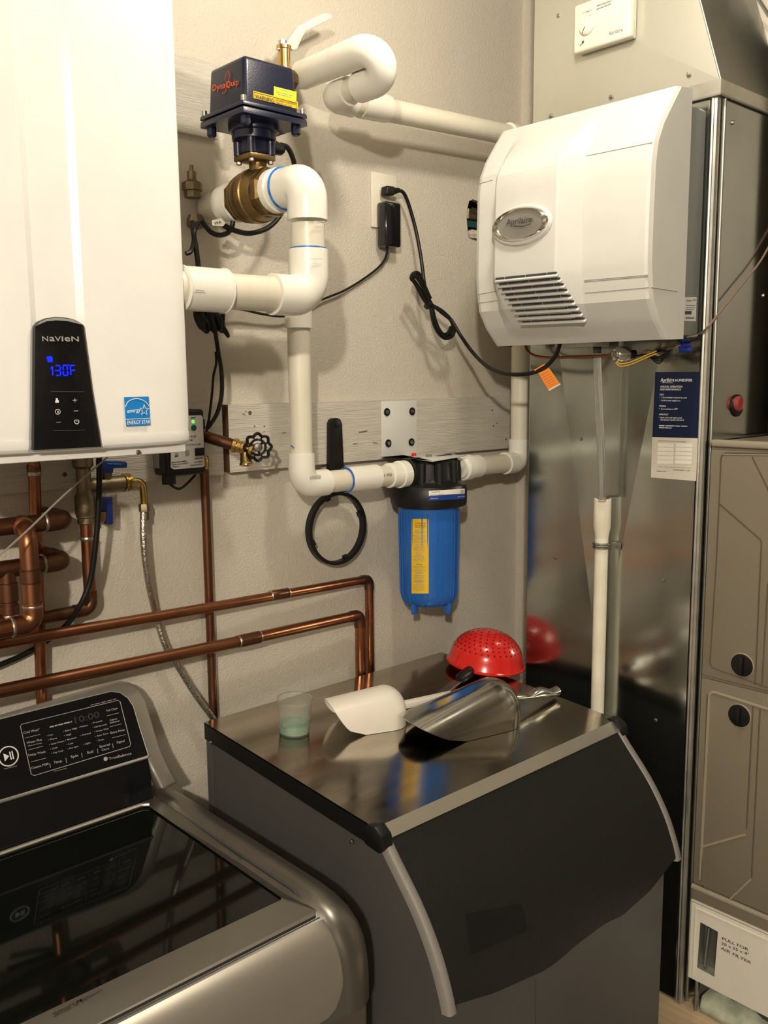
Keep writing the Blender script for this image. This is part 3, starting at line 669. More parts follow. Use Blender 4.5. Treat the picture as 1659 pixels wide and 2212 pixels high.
box('body', (xl_+.006,YN+.016,zbb),(xr_-.008,W-.016,ztp), M['white_enamel'], wh, bev=.004)
screw(wh, PY(299,977,YN+.014), ny, .004)
# control panel
Pn = lambda x,y: PY(x,y,YN-.012)
outl = [(73,973),(75,704),(84,694),(100,687),(122,684),(146,686),(164,691),(181,701),(200,845),(219.5,966)]
cp = prism('control_panel', [Pn(*p) for p in outl], (0,.012,0), M['blackg'], wh, bev=.0015, seg=2)
letter('panel_bevel', [], Pn, ny, M['print'], cp) if 0 else None
mk('panel_top_edge', [PY(*p,YN-.0137) for p in ((76,705),(86,695),(101,688.5),(122,686),(146,688),(163,692.5),(180,702),(160,697),(145,693.5),(122,692),(101,694),(84,701))], [list(range(12))], M['printgrey'], cp, smooth=False)
Pf = lambda x,y: PY(x,y,YN-.0136)
letter('lettering', [('N',(91,737),(104,737),11),('a',(106.5,737),(118,737),14.5),('V',(118,737),(131.5,737.2),11),('I',(133,737.3),(136.5,737.3),11),('e',(139,737.3),(151.5,737.4),14.5),('N',(154,737.5),(170,737.5),11)], Pf, ny, M['printdim'], cp)
q = lambda a,b: (60+a/5.72, 670+b/5.72)
seg = []
def bar(a,b,r=1.1): seg.append(tubevf([Pf(*q(*a))+V((0,-.0008,0)),Pf(*q(*b))+V((0,-.0008,0))], r*.75/1000, 6))
bar((285,725),(300,695)); bar((303,700),(308,805))
for a,b in (((345,685),(392,685)),((398,695),(400,740)),((340,746),(392,746)),((402,755),(404,800)),((350,808),(396,808))): bar(a,b)
for a,b in (((435,683),(480,683)),((432,692),(434,740)),((484,692),(487,740)),((436,752),(440,800)),((489,752),(493,800)),((444,808),(488,806))): bar(a,b)
bar((497,680),(508,680),1.5)
for a,b in (((530,685),(578,683)),((526,692),(526,740)),((530,746),(580,743)),((528,752),(530,800))): bar(a,b)
vs,fs = merge(*seg); mk('display_digits', vs, fs, M['bluelcd'], cp)
ic = [Pf(*q(*p))+V((0,-.0006,0)) for p in ((240,570),(292,570),(304,585),(306,640),(250,645),(238,620),(230,590))]
mk('display_icon', ic, [list(range(7))], M['bluelcd'], cp, smooth=False)
def ring(par, cpt, r, m, rr=.0006, nm='icon_ring', a0=0, a1=2*math.pi, n=18, yo=-.0004):
    c = V(cpt)+V((0,yo,0)); tube(nm, [c+V((math.cos(a0+(a1-a0)*i/n)*r,0,math.sin(a0+(a1-a0)*i/n)*r)) for i in range(n+1)], rr, m, par, seg=5)
I = M['printwhite']
letter('icons', [(None,q(553,1117),q(607,1114),1.0),(None,q(578,1140),q(582,1140),9),(None,q(566,1249),q(620,1246),1.0),(None,q(365,1272),q(376,1272),5.5),(None,q(601,1378),q(606,1378),4.5),(None,q(338,1145),q(382,1142),5),(None,q(346,1115),q(370,1112),4.5)], Pf, ny, I, cp)
letter('lettering', [('RESET',q(352,1394),q(410,1390),2.2)], Pf, ny, M['printdim'], cp)
ring(cp, Pf(*q(370,1255)), .0036, I, .0004); ring(cp, Pf(*q(604,1378)), .0032, I, .0005, a0=math.radians(120), a1=math.radians(420))
tube('button_groove', [Pf(*q(285,1005)),Pf(*q(600,1008)),Pf(*q(700,1008))], .0004, M['print'], cp, seg=5)
tube('button_groove', [Pf(*q(318,1490)),Pf(*q(690,1484)),Pf(*q(705,1472))], .0004, M['print'], cp, seg=5)
# energy sticker
Ps = lambda x,y: PY(x,y,YN-.007)
sk = prism('energy_sticker', [Ps(268,858),Ps(321,856.5),Ps(325,918),Ps(273,921)], (0,.0006,0), M['starblue'], wh, smooth=False)
letter('lettering', [('ENERGY STAR',(274.5,917),(324,914.5),8.5)], Ps, ny, M['printwhite'], sk)
letter('lettering', [('energy',(274,892),(303,889),9,.25),(None,(271,906.5),(324,904),1.2)], Ps, ny, M['printwhite'], sk)
tube('sticker_arc', crom([Ps(x,y)+V((0,-.0008,0)) for x,y in ((270,879),(276,868),(287,862.5),(298,861.5),(309,865),(317,871),(322,878))],4), .0006, M['printwhite'], sk, seg=5)
sc = (311,886); st_ = []
for i in range(11):
    a = -math.pi/2+i*math.pi/5; r = 12 if i%2==0 else 5; st_.append(Ps(sc[0]+math.cos(a)*r*.85, sc[1]+math.sin(a)*r)+V((0,-.0009,0)))
tube('sticker_star', st_, .0006, M['printwhite'], sk, seg=5)
# ---------------------------------------------------------------- PVC helpers
R15, R2 = .02415, .03015
def pipe(par, a, b, r=R15, m=None, nm='pipe', seg=24): return tube(nm, [a,b], r, m or M['pvcpipe'], par, seg=seg)
def elbow(par, c, da, db, r=R15, L=None, m=None, nm='elbow', ra=None):
    """socketed 90 degree elbow at c opening towards da and db"""
    c = V(c); da = V(da).normalized(); db = V(db).normalized(); R = r*1.19; L = L or r*2.45
    pts = fillet([c+da*L, c+da*L*.99, c+db*L*.99, c+db*L], 1, 1) if 0 else None
    path = [c+da*L, c+da*(L-.002)]+fillet([c+da*(L-.003), c, c+db*(L-.003)], R*1.12, 12)[1:-1]+[c+db*(L-.002), c+db*L]
    vs = tubevf(path, R, 28, True)
    return mk(nm, *vs, m or M['pvc'], par, ang=40)
def coupling(par, a, b, r=R15, m=None, nm='coupling', k=1.19):
    a = V(a); b = V(b); l = (b-a).length
    return lathe(nm, a, b-a, [(r*k*.93,0),(r*k,.001),(r*k,l*.46),(r*k*1.0,l-.001),(r*k*.93,l)], m or M['pvc'], par, seg=28)
def adapter(par, a, b, r=R15, m=None):
    a = V(a); b = V(b); l = (b-a).length
    return lathe('threaded_adapter', a, b-a, [(r*1.1,0),(r*1.19,.001),(r*1.19,l*.5),(r*1.32,l*.52),(r*1.32,l*.86),(r*1.05,l*.88),(r*1.05,l)], m or M['pvc'], par, seg=28)
# ---------------------------------------------------------------- motorised ball valve
AX, AY, VX = 1.029, 1.474, 1.043
zA = lambda py: PY(533,py,AY-.0706).z
zx = lambda py: PY(523,py,AY).z
mv = thing('motorised_valve', 'brass ball valve with navy blue electric actuator box', 'valve', (AX,AY,zx(482)))
ztopc, zfl, zsm, zfb_ = zA(110), zA(216), zA(227), zA(243)
s1, s2 = .058, .0715
def frus(nm, zlo, zhi, sa, sb, m, par, bev, seg=4, tb=None):
    bm = bmesh.new(); bmesh.ops.create_cube(bm, size=2)
    for v in bm.verts:
        s = sb if v.co.z > 0 else sa; v.co = V((AX+v.co.x*s, AY+v.co.y*s, zhi if v.co.z > 0 else zlo))
    es = [e for e in bm.edges if abs(e.verts[0].co.z-e.verts[1].co.z) > .001 or e.verts[0].co.z > (zlo+zhi)/2]
    bmesh.ops.bevel(bm, geom=es, offset=bev, segments=seg, affect='EDGES', profile=.5)
    vs, fs = frm(bm); bm.free(); return mk(nm, vs, fs, m, par, ang=40)
cover = frus('actuator_cover', zfl, ztopc, s1+.002, s1-.002, M['navy'], mv, .009)
frus('cover_flange', zsm+.0008, zfl, s2, s2, M['navy'], mv, .004, 2)
frus('base_flange', zfb_, zsm-.0008, s2, s2-.0005, M['navy'], mv, .004, 2)
for sx in (-1,1):
    for sy in (-1,1):
        c = V((AX+sx*(s2-.007),AY+sy*(s2-.007),zfl)); lathe('cap_screw', c, (0,0,1), [(.0052,0),(.0052,.009),(.003,.0092),(.003,.006),(.0005,.006)], M['zinc'], mv, seg=14)
        lathe('flange_foot', V((AX+sx*(s2-.016),AY+sy*(s2-.016),zfb_)), (0,0,-1), [(.009,0),(.009,.014),(.006,.017)], M['navy'], mv, seg=10)
zk2 = zx(318); zk3 = zx(338)
lathe('gear_housing', (AX,AY,zfb_), (0,0,-1), [(.047,0),(.047,zfb_-zx(282)),(.041,zfb_-zx(284)),(.041,zfb_-zx(300)),(.001,zfb_-zx(300))], M['navy'], mv, seg=32)
bs = .0275
box('mount_bracket', (AX-bs+.004,AY-bs+.004,zx(332)),(AX+bs-.004,AY+bs-.004,zfb_-.004), M['navy'], mv, bev=.008, seg=3)
for sx in (-1,1):
    for sy in (-1,1): tube('mount_post', [(AX+sx*(bs-.006),AY+sy*(bs-.006),zx(332)),(AX+sx*(bs-.006),AY+sy*(bs-.006),zfb_-.004)], .0085, M['navy'], mv, seg=12)
box('bonnet_flange', (AX-bs-.001,AY-bs-.001,zx(345)),(AX+bs+.001,AY+bs+.001,zx(332)), M['brass'], mv, bev=.003)
for sx,sy in ((-1,-1),(1,-1),(-1,1),(1,1)): lathe('hex_bolt', (AX+sx*.021,AY+sy*.021,zx(345)), (0,0,-1), [(.0052,0),(.0052,.0045),(.004,.0055)], M['zinc'], mv, seg=6)
zv = PX(512,435,VX).z
lathe('bonnet_neck', ((AX+VX)/2,AY,zx(343)), (0,0,-1), [(.0165,0),(.0165,zx(343)-zx(370)),(.021,zx(343)-zx(378)),(.024,zx(343)-zx(385))], M['brass'], mv, seg=20)
lathe('valve_body', (VX,AY+.064,zv), (0,-1,0), [(.034,0),(.042,.003),(.045,.013),(.044,.0145),(.044,.017),(.0475,.025),(.0465,.0265),(.0465,.030),(.0485,.042),(.0502,.044),(.0502,.058),(.048,.060),(.0465,.074),(.043,.083),(.030,.083)], M['brass'], mv, seg=40)
lathe('hex_end', (VX,AY-.019,zv), (0,-1,0), [(.036,0),(.0455,.002),(.0455,.018),(.040,.024),(.030,.024)], M['brass'], mv, seg=8, smooth=False)
lathe('hex_end', (VX,AY+.060,zv), (0,1,0), [(.036,0),(.041,.002),(.041,.010),(.036,.014)], M['brass'], mv, seg=8, smooth=False)
# actuator print and stickers
Pl = lambda x,y: PX(x,y,AX-s1-.0012); Pr = lambda x,y: PY(x,y,AY-s1-.0012)
q = lambda a,b: (440+a/6.91, 100+b/6.91)
letter('lettering', [('DynaQuip',q(140,672),q(532,574),13)], Pl, nx, M['orangeink'], cover, eps=.0014)
tube('logo_loop', crom([Pl(*q(*p))+V((-.0015,0,0)) for p in ((288,690),(310,712),(345,650),(385,500),(392,410),(375,372),(345,420),(322,500))],4), .0005, M['orangeink'], cover, seg=5)
yl = prism('warning_label', [Pr(*q(*p)) for p in ((733,665),(1398,830),(1405,938),(735,775))], (0,-.0012,0), M['yellow'], cover, smooth=False)
Pr2 = lambda x,y: PY(x,y,AY-s1-.0026)
letter('lettering', [('WARNING:',q(765,775),q(1062,850),9),('DISCONNECT POWER BEFORE',q(1075,815),q(1378,880),4.2),('REMOVING THIS COVER',q(1080,860),q(1310,915),4.2)], Pr2, ny, M['print'], yl)
tube('label_border', [Pr2(*q(*p)) for p in ((750,770),(750,685),(1390,848),(1392,925))], .0005, M['print'], yl, seg=5)
ll = prism('notice_label', [Pr(*q(*p)) for p in ((1045,598),(1382,682),(1378,822),(1043,742))], (0,-.0008,0), M['limeyel'], cover, smooth=False)
letter('lettering', [('WARNING',q(1130,648),q(1292,690),3.4)]+words(*q(1080,680),*q(1330,742),1.3,3)+words(*q(1100,715),*q(1320,768),1.3,3), Pr2, ny, M['printgrey'], ll, eps=.0)
# ---------------------------------------------------------------- 2 inch PVC loop in front of the valve
lp = thing('pvc_loop', 'thick white PVC pipe loop with blue glue rings below the motorised valve', 'pipe', (VX,1.336,PY(650,640,1.336).z))
YL_ = 1.336; e1 = V((VX+.012,YL_,PY(662,398,YL_).z)); e1.x = VX; 
e1.z = zv; e2 = V((e1.x,YL_,PY(655,640,YL_).z))
adapter(lp, V((VX,YL_+.058,zv)), V((VX,AY-.036,zv)), R2)
elbow(lp, V((e1.x,YL_,zv)), (0,1,0), (0,0,-1), R2, L=.064)
pipe(lp, e1+V((0,0,-.07)), e2+V((0,0,.07)), R2)
elbow(lp, e2, (0,0,1), (-1,0,0), R2, L=.082)
xe = PY(402,628,YL_).x
pipe(lp, e2+V((-.07,0,0)), V((xe+.07,YL_,e2.z)), R2)
xc1 = PY(484,630,YL_).x
coupling(lp, V((xc1,YL_,e2.z)), V((PY(411,630,YL_-.03).x,YL_,e2.z)), R2)
for xx in (xc1-.001, PY(411,630,YL_-.03).x+.001): tube('coupling_lip', [V((xx,YL_+math.cos(a)*R2*1.2,e2.z+math.sin(a)*R2*1.2)) for a in [2*math.pi*j/32 for j in range(33)]], .0015, M['pvc'], lp, seg=6)
pipe(lp, V((xc1-.02,YL_,e2.z)), V((xr_-.006,YL_,e2.z)), R2)
tube('glue_ring', [V((e1.x+math.cos(a)*R2*1.2,YL_+.0650,zv+math.sin(a)*R2*1.2)) for a in [2*math.pi*j/32 for j in range(33)]], .0028, M['blueglue'], lp, seg=6)
zz = e2.z+.082
tube('glue_ring', [V((e1.x+math.cos(a)*R2*1.04,YL_+math.sin(a)*R2*1.04,zz+.001)) for a in [2*math.pi*j/32 for j in range(33)]], .0022, M['blueglue'], lp, seg=6)
Pe = lambda x,y: PY(x,y,YL_-R2*1.19)
letter('embossed_mark', [(None,(677,478),(701,479),1),(None,(675,486),(699,488),1),('SPEARS',(678,484),(700,486),4.5),(None,(671,558),(698,558),1),('SPEARS',(674,570),(695,571),5),(None,(669,573),(693,574),1)], Pe, ny, M['pvc'], lp, eps=.0008)
letter('printed_mark', words(422,627,440,629,1.2,1)+words(420,631,443,633,1.2,1), Pe, ny, M['printgrey'], lp)
# rear supply of the valve
sp_ = thing('valve_inlet', 'white PVC adapter and brass union behind the motorised valve', 'pipe', (e1.x,1.62,zv-.03))
adapter(sp_, V((VX,AY+.124,zv)), V((VX,AY+.068,zv)), R2)
pipe(sp_, V((VX,AY+.12,zv)), V((VX,W-.006,zv)), R2*.98)
lathe('brass_union', V((VX-.05,W-.022,zv+.012)), (0,0,1), [(.016,0),(.016,.012),(.02,.014),(.02,.028),(.009,.034),(.009,.05),(.004,.051),(.004,.062)], M['dullbrass'], sp_, seg=8)
lathe('brass_union', V((VX-.045,W-.022,zv-.02)), (0,0,-1), [(.014,0),(.018,.01),(.018,.022),(.012,.026)], M['dullbrass'], sp_, seg=8)
# ---------------------------------------------------------------- 1.5 inch PVC to the filter
YRn = 1.55
fl = V((PY(926,1070,YRn).x, YRn, 0))          # filter axis
zrun = PY(870,1024,YRn).z
xv = PY(651,980,YRn).x
r1 = thing('pvc_supply_pipe', 'white PVC pipe dropping down the wall and turning into the blue water filter', 'pipe', (xv,YRn,zrun))
ztp2 = PY(648,650,YRn).z
c1 = V((xv,YRn,zrun))
elbow(r1, V((xv,YRn,ztp2)), (0,0,-1), (-1,0,0), R15, L=PY(648,650,YRn).z-PY(648,709,YRn).z)
pipe(r1, V((xv-.04,YRn,ztp2)), V((.93,YRn,ztp2)))
elbow(r1, V((.90,YRn,ztp2)), (1,0,0), (0,1,0), R15)
pipe(r1, V((.90,YRn+.04,ztp2)), V((.90,W-.004,ztp2)))
pipe(r1, V((xv,YRn,ztp2)), c1+V((0,0,.04)))
elbow(r1, c1, (0,0,1), (1,0,0), R15, L=.066)
xa, xb_ = PY(748,1035,YRn).x, PY(812,1028,YRn).x
pipe(r1, c1+V((.04,0,0)), V((fl.x-.12,YRn,zrun)))
coupling(r1, V((xa,YRn,zrun)), V((xb_,YRn,zrun)), R15)
xh0 = PY(872,1024,YRn).x; xp0 = PY(838,1026,YRn).x
adapter(r1, V((xp0,YRn,zrun)), V((xh0+.012,YRn,zrun)), R15)
tube('glue_ring', [V((xa-.0006,YRn+math.cos(a)*R15*1.12,zrun+math.sin(a)*R15*1.12)) for a in [2*math.pi*j/28 for j in range(29)]], .0022, M['blueglue'], r1, seg=6)
letter('printed_mark', [('330 PSI',(817,1031),(846,1028),6)], lambda x,y: PY(x,y,YRn-R15), ny, M['print'], r1)
letter('barcode', [(None,(669+i*2.2,1036-i*.2),(670+i*2.2,1036-i*.2),7+(i%3)) for i in range(11)], lambda x,y: PY(x,y,YRn-R15*1.19), ny, M['printgrey'], r1, eps=.001)
letter('primer_stain', [(None,(627,963),(633,968),3)], lambda x,y: PY(x,y,YRn-R15*.6), ny, M['blueglue'], r1, eps=.001)
# outlet run: filter -> corner -> up -> along wall -> return bend -> lever valve
xo = PY(1123,900,YRn).x
r2 = thing('pvc_outlet_pipe', 'white PVC pipe climbing the corner from the filter and running along the wall', 'pipe', (xo,YRn,zrun))
ze = PY(1125,992,YRn).z
zr2 = (zrun+ze)/2; zr2 = zrun
adapter(r2, V((PY(1033,1003,YRn).x,YRn,zrun)), V((PY(1000,1005,YRn).x-.012,YRn,zrun)), R15)
pipe(r2, V((PY(1020,1003,YRn).x,YRn,zrun)), V((xo-.04,YRn,zrun)))
co2 = V((xo,YRn,zrun))
elbow(r2, co2, (-1,0,0), (0,0,1), R15, L=.06)
zl = PY(1097,296,1.565).z
pipe(r2, co2+V((0,0,.04)), V((xo,YRn,zl-.04)))
elbow(r2, V((xo,YRn,zl)), (0,0,-1), (-1,0,0), R15, L=.06)
zl2 = zl
E1 = V((PY(716,216,YRn).x, YRn, 0)); E1.z = PY(760,222,YRn).z
pipe(r2, V((xo-.04,YRn,zl)), V((E1.x+.05,YRn,E1.z)))
xcp = PY(835,236,YRn).x
coupling(r2, V((xcp,YRn,E1.z+(zl-E1.z)*.3)), V((PY(777,224,YRn).x,YRn,E1.z+.002)), R15)
elbow(r2, E1, (1,0,0), (0,-1,0), R15, L=.058)
yU = PX(806,170,E1.x).y
off2 = V((-.034,0,.049))
pipe(r2, E1+V((0,-.03,0)), V((E1.x,yU+.03,E1.z)))
mu = V((E1.x,yU,E1.z))+off2/2
ub = [V((E1.x,yU+.04,E1.z))]+[mu-off2/2*math.cos(a)+V((0,-.040*math.sin(a),0)) for a in [math.pi*j/14 for j in range(15)]]+[V((E1.x,yU+.06,E1.z))+off2]
tube('return_bend', ub, R15*1.24, M['pvc'], r2, seg=28)
up0 = E1+off2
yv = min(PX(640,160,up0.x).y, W-.012)
pipe(r2, V((up0.x,yU+.04,up0.z)), V((up0.x,yv,up0.z)), R15)
coupling(r2, V((up0.x,yU+.058,up0.z)), V((up0.x,yv-.02,up0.z)), R15)
# lever ball valve
lv = thing('lever_valve', 'small brass ball valve with white angled lever above the actuator', 'valve', (E1.x,W-.03,E1.z))
LV = lambda x,y: PX(x,y,E1.x-.0)
sx = LV(614,120)
yq = 1.60
S2 = lambda x,y: PY(x,y,yq)
b0_ = S2(614,150); 
lathe('valve_body', S2(634,176), (-1,0,0), [(.018,0),(.021,.003),(.021,.012),(.024,.016),(.024,.04),(.02,.045),(.02,.06)], M['brass'], lv, seg=8)
lathe('stem', S2(614,150), (0,0,1), [(.013,0),(.013,(S2(614,108)-S2(614,150)).z),(.0155,(S2(614,107)-S2(614,150)).z),(.0155,(S2(614,100)-S2(614,150)).z)], M['brightbrass'], lv, seg=12)
lathe('lever_nut', S2(611,104), (0,0,1), [(.0085,0),(.0085,(S2(611,88)-S2(611,104)).z)], M['zinc'], lv, seg=6)
q = lambda a,b: (600+a/3.19, 20+b/3.19)
prism('lever', [S2(*q(*p))+V((0,-.004,0)) for p in ((-8,272),(40,250),(72,205),(100,165),(130,120),(210,78),(285,40),(320,28),(355,35),(372,55),(360,70),(185,155),(160,200),(128,275),(100,285),(60,262),(-5,283))], (0,.009,0), M['white_plastic'], lv, bev=.0015)
lpts = [S2(603,103),S2(616,101),S2(628,98),S2(642,70),S2(660,60),S2(700,40),S2(713,36)]
wv = V((0,1,0))*.010
nrm = [];rows = []
for i,p in enumerate(lpts):
    tdir = (lpts[min(i+1,6)]-lpts[max(0,i-1)]).normalized(); up_ = tdir.cross(V((0,1,0))).normalized()
    if up_.z < 0: up_ = -up_
    hw = [.010,.011,.010,.009,.0095,.0105,.009][i]
    rows.append([p+V((0,-hw,0))+up_*.0022,p+V((0,hw,0))+up_*.0022,p+V((0,hw,0))-up_*.0022,p+V((0,-hw,0))-up_*.0022,p+V((0,-hw,0))+up_*.0022])
vs,fs = gridvf(rows); fs += [[0,1,2,3],[30,31,32,33]]
# ---------------------------------------------------------------- water filter
zF = lambda py: PY(926,py,YRn).z
wf = thing('water_filter', 'blue canister water filter with black head hanging from a white bracket', 'water filter', (fl.x,YRn,zF(1306)))
zr0, zr1, zr2_ = zF(1086), zF(1043), zF(992)
lathe('filter_head', (fl.x,YRn,zr0), (0,0,1), [(.076,-.006),(.090,-.003),(.0925,.004),(.0925,zr1-zr0-.012),(.088,zr1-zr0-.002),(.074,zr1-zr0+.006),(.068,zr1-zr0+.014),(.066,zr2_-zr0-.01),(.06,zr2_-zr0),(.001,zr2_-zr0)], M['blackp'], wf, seg=48)
for sx_ in (-1,1): lathe('port_boss', (fl.x+sx_*.03,YRn,zrun), (sx_,0,0), [(.036,0),(.037,.044),(.035,.048),(.02,.048)], M['blackp'], wf, seg=24)
for an in (-150,-115,-75,-40,150,110):
    a = math.radians(an); tube('head_rib', [(fl.x+math.cos(a)*.068,YRn+math.sin(a)*.068,zr1),(fl.x+math.cos(a)*.066,YRn+math.sin(a)*.066,zr2_-.004)], .011, M['blackp'], wf, seg=10)
zb0 = zF(1302)
can = lathe('canister', (fl.x,YRn,zr0-.004), (0,0,-1), [(.073,0),(.0735,.01),(.0725,.02),(.070,zr0-zb0-.035),(.066,zr0-zb0-.018),(.055,zr0-zb0-.006),(.035,zr0-zb0),(.001,zr0-zb0+.001)], M['bluecan'], wf, seg=48)
for k_ in range(12):
    a = 2*math.pi*(k_+.25)/12
    if k_ % 2 == 0: pass
    for da in (-.09,.09):
        tube('canister_rib', [(fl.x+math.cos(a+da)*r,YRn+math.sin(a+da)*r,zr0-.004-t) for r,t in ((.0735,.012),(.0705,zr0-zb0-.035),(.066,zr0-zb0-.017),(.056,zr0-zb0-.004))], .0013, M['bluecan'], can, seg=6)
    if k_ % 3 == 0:
        c = V((fl.x+math.cos(a)*.056,YRn+math.sin(a)*.056,zb0-.004)); tdir = V((-math.sin(a),math.cos(a),0)); rd = V((math.cos(a),math.sin(a),0))
        obox('canister_foot', c, tdir*.004, rd*.009, V((0,0,.013)), M['bluecan'], can, bev=.001)
def cylP(R):
    def f(px,py):
        d_ = ray(px,py); ox,oy = -fl.x,-YRn
        A = d_.x**2+d_.y**2; B = 2*(d_.x*ox+d_.y*oy); C = ox*ox+oy*oy-R*R
        D = B*B-4*A*C
        t_ = (-B-math.sqrt(max(D,0)))/(2*A); return d_*t_
    return f
def cylpatch(nm, x0,y0,x1,y1, R, m, par, n=8, dyl=0):
    f = cylP(R); rows = [[f(x0+(x1-x0)*j/n,y+dyl*j/n) for j in range(n+1)] for y in (y0,y1)]
    return grid(nm, rows, m, par)
def cylbars(nm, items, R, m, par):
    f = cylP(R); rows = []
    allv = []
    for (x0,y0,x1,y1,h) in items:
        allv.append(gridvf([[f(x0+(x1-x0)*j/3,y0+(y1-y0)*j/3-h) for j in range(4)],[f(x0+(x1-x0)*j/3,y0+(y1-y0)*j/3) for j in range(4)]]))
    vs,fs = merge(*allv); return mk(nm, vs, fs, m, par)
yl2 = cylpatch('warning_label', 889,1121,926,1282, .0735, M['yellow'], can)
f_ = cylP(.0740)
q = lambda a,b: (840+a/5.98, 960+b/5.98)
def cyl_text(items, R, m, par, nm='lettering'):
    f = cylP(R); vs=[];fs=[]
    for s,a,b,hp in items:
        gv,gf = glyphs(s); x0=min(p.x for p in gv); x1=max(p.x for p in gv); o=len(vs)
        for p in gv:
            t=(p.x-x0)/(x1-x0); px=a[0]+(b[0]-a[0])*t; py=a[1]+(b[1]-a[1])*t-p.y/CAP*hp; vs.append(f(px,py))
        fs += [[i+o for i in g] for g in gf]
    return mk(nm, vs, fs, m, par, smooth=False)
cyl_text([('ATTENTION!',q(332,1024),q(480,1032),3.2),('READ BEFORE',q(334,1052),q(472,1060),3),('INSTALLING!',q(338,1076),q(468,1084),2.8),('CAUTION !',q(345,1556),q(436,1562),3)], .0741, M['print'], yl2)
it = []
random.seed(11)
for yy in list(range(1105,1270,18))+list(range(1300,1520,19))+list(range(1580,1690,18))+list(range(1700,1760,18))+list(range(1770,1900,20)):
    if 1530 < yy < 1570: continue
    w_ = random.uniform(45,85); c_ = 398-(yy-1100)*.012
    for (x0_,_,x1_,__,hh) in [(a[1][0],0,a[2][0],0,0) for a in words(c_-w_,0,c_+w_,0,1,2)]:
        a = q(x0_,yy); b = q(x1_,yy+4); it.append((a[0],a[1],b[0],b[1],1.5 if yy in (1300,1770,1790) else 1.0))
tag(cylbars('print_lines', it, .0741, M['printgrey'], yl2), kind='stuff')
lb2 = cylpatch('maker_label', 926.5,1060.5,1004,1071, .0931, M['signcell'], wf, dyl=-5); 
cylpatch('maker_label', 926.5,1071,1004,1081.5, .0931, M['labelnavy'], wf, dyl=-4)
cyl_text([('WATTS',q(548,628),q(660,624),3.2),('OE-1',q(925,628),q(985,618),5.5)], .0935, M['print'], lb2)
cyl_text([('pure water',q(544,656),q(710,650),2.8)], .0935, M['printgrey'], lb2)
cyl_text([('with reusable',q(888,684),q(985,674),2),('MADE IN USA',q(542,703),q(632,702),1.4)], .0935, M['printwhite'], lb2)
# bracket
bk = thing('filter_bracket', 'white steel angle bracket bolted to the board holding the filter', 'bracket', (fl.x,W-.06,zr2_))
yb0 = W-.0255
B1, B2, B3, B4 = PY(822,867,yb0), PY(899,865,yb0), PY(899,980,yb0), PY(822,975,yb0)
ztb = zr2_+.003
prism('back_plate', [(B1.x,yb0,B1.z),(B2.x,yb0,B1.z),(B2.x,yb0,ztb),(B1.x,yb0,ztb)], (0,-.003,0), M['white_plastic'], bk, bev=.0012)
sh = [PZ(x,y,ztb+.003) for x,y in ((823,974),(872,988),(935,995),(1008,983))]
px0, px1 = fl.x-.075, fl.x+.078
prism('shelf_plate', [(B1.x,yb0,ztb),(B2.x+.02,yb0,ztb)]+[V((p.x,p.y,ztb)) for p in sh[::-1]], (0,0,.003), M['white_plastic'], bk, bev=.001)
for (x,y) in ((835.5,890),(890,888.5),(838.5,957.5),(888.5,955)):
    c = PY(x,y,yb0-.004); lathe('rubber_washer', c, (0,-1,0), [(.0095,0),(.0095,.0018),(.005,.002)], M['rubber'], bk, seg=18); lathe('lag_screw', c+V((0,-.0018,0)), (0,-1,0), [(.0055,0),(.005,.002),(.001,.0032)], M['zinc'], bk, seg=6)
for (x,y) in ((879,979),(929,974),(926,986),(978,981)):
    c = PZ(x,y,ztb+.004); lathe('hex_bolt', (c.x,c.y,ztb+.003), (0,0,1), [(.0075,0),(.0075,.005),(.006,.006)], M['zinc'], bk, seg=6)
c = PZ(894,984,ztb+.004); lathe('pressure_button', (c.x,c.y,zr2_-.001), (0,0,1), [(.006,0),(.006,.012),(.0045,.014),(.001,.0145)], M['red'], wf, seg=12)
# ---------------------------------------------------------------- filter wrench
ywr = W-.03
fwz = thing('filter_wrench', 'black plastic filter wrench ring with long handle hanging behind the pipe', 'wrench', PY(727,1222,ywr))
rc_ = PY(727,1141,ywr); ro = (PY(727,1063,ywr)-PY(727,1221,ywr)).length/2
vs=[];fs=[]
N_ = 48
for i in range(N_):
    a=2*math.pi*i/N_
    for rr_,yy_ in ((ro,ywr-.008),(ro,ywr+.008),(ro-.0085,ywr+.008),(ro-.0085,ywr-.008)): vs.append(V((rc_.x+math.cos(a)*rr_,yy_,rc_.z+math.sin(a)*rr_)))
for i in range(N_):
    for j in range(4): fs.append([i*4+j,i*4+(j+1)%4,((i+1)%N_)*4+(j+1)%4,((i+1)%N_)*4+j])
mk('ring', vs, fs, M['rubber'], fwz)
for an in (20,110,200,290):
    a=math.radians(an); c=V((rc_.x+math.cos(a)*(ro-.009),ywr,rc_.z+math.sin(a)*(ro-.009))); rd=V((math.cos(a),0,math.sin(a))); td=V((-math.sin(a),0,math.cos(a)))
    obox('ring_tooth', c, rd*.006, td*.006, V((0,.006,0)), M['rubber'], fwz, bev=.001)
hz0, hz1 = PY(725,1066,ywr), PY(722,903,ywr)
hw_ = (PY(736,940,ywr)-PY(709,940,ywr)).length/2
prism('handle', [(hz1.x-hw_*.95,ywr-.007,hz1.z-.012),(hz1.x-hw_*.7,ywr-.007,hz1.z-.003),(hz1.x-hw_*.3,ywr-.007,hz1.z),(hz1.x+hw_*.3,ywr-.007,hz1.z),(hz1.x+hw_*.7,ywr-.007,hz1.z-.003),(hz1.x+hw_*.95,ywr-.007,hz1.z-.012),(hz0.x+hw_*1.25,ywr-.007,hz0.z),(hz0.x-hw_*1.25,ywr-.007,hz0.z)], (0,.014,0), M['rubber'], fwz, bev=.0015)
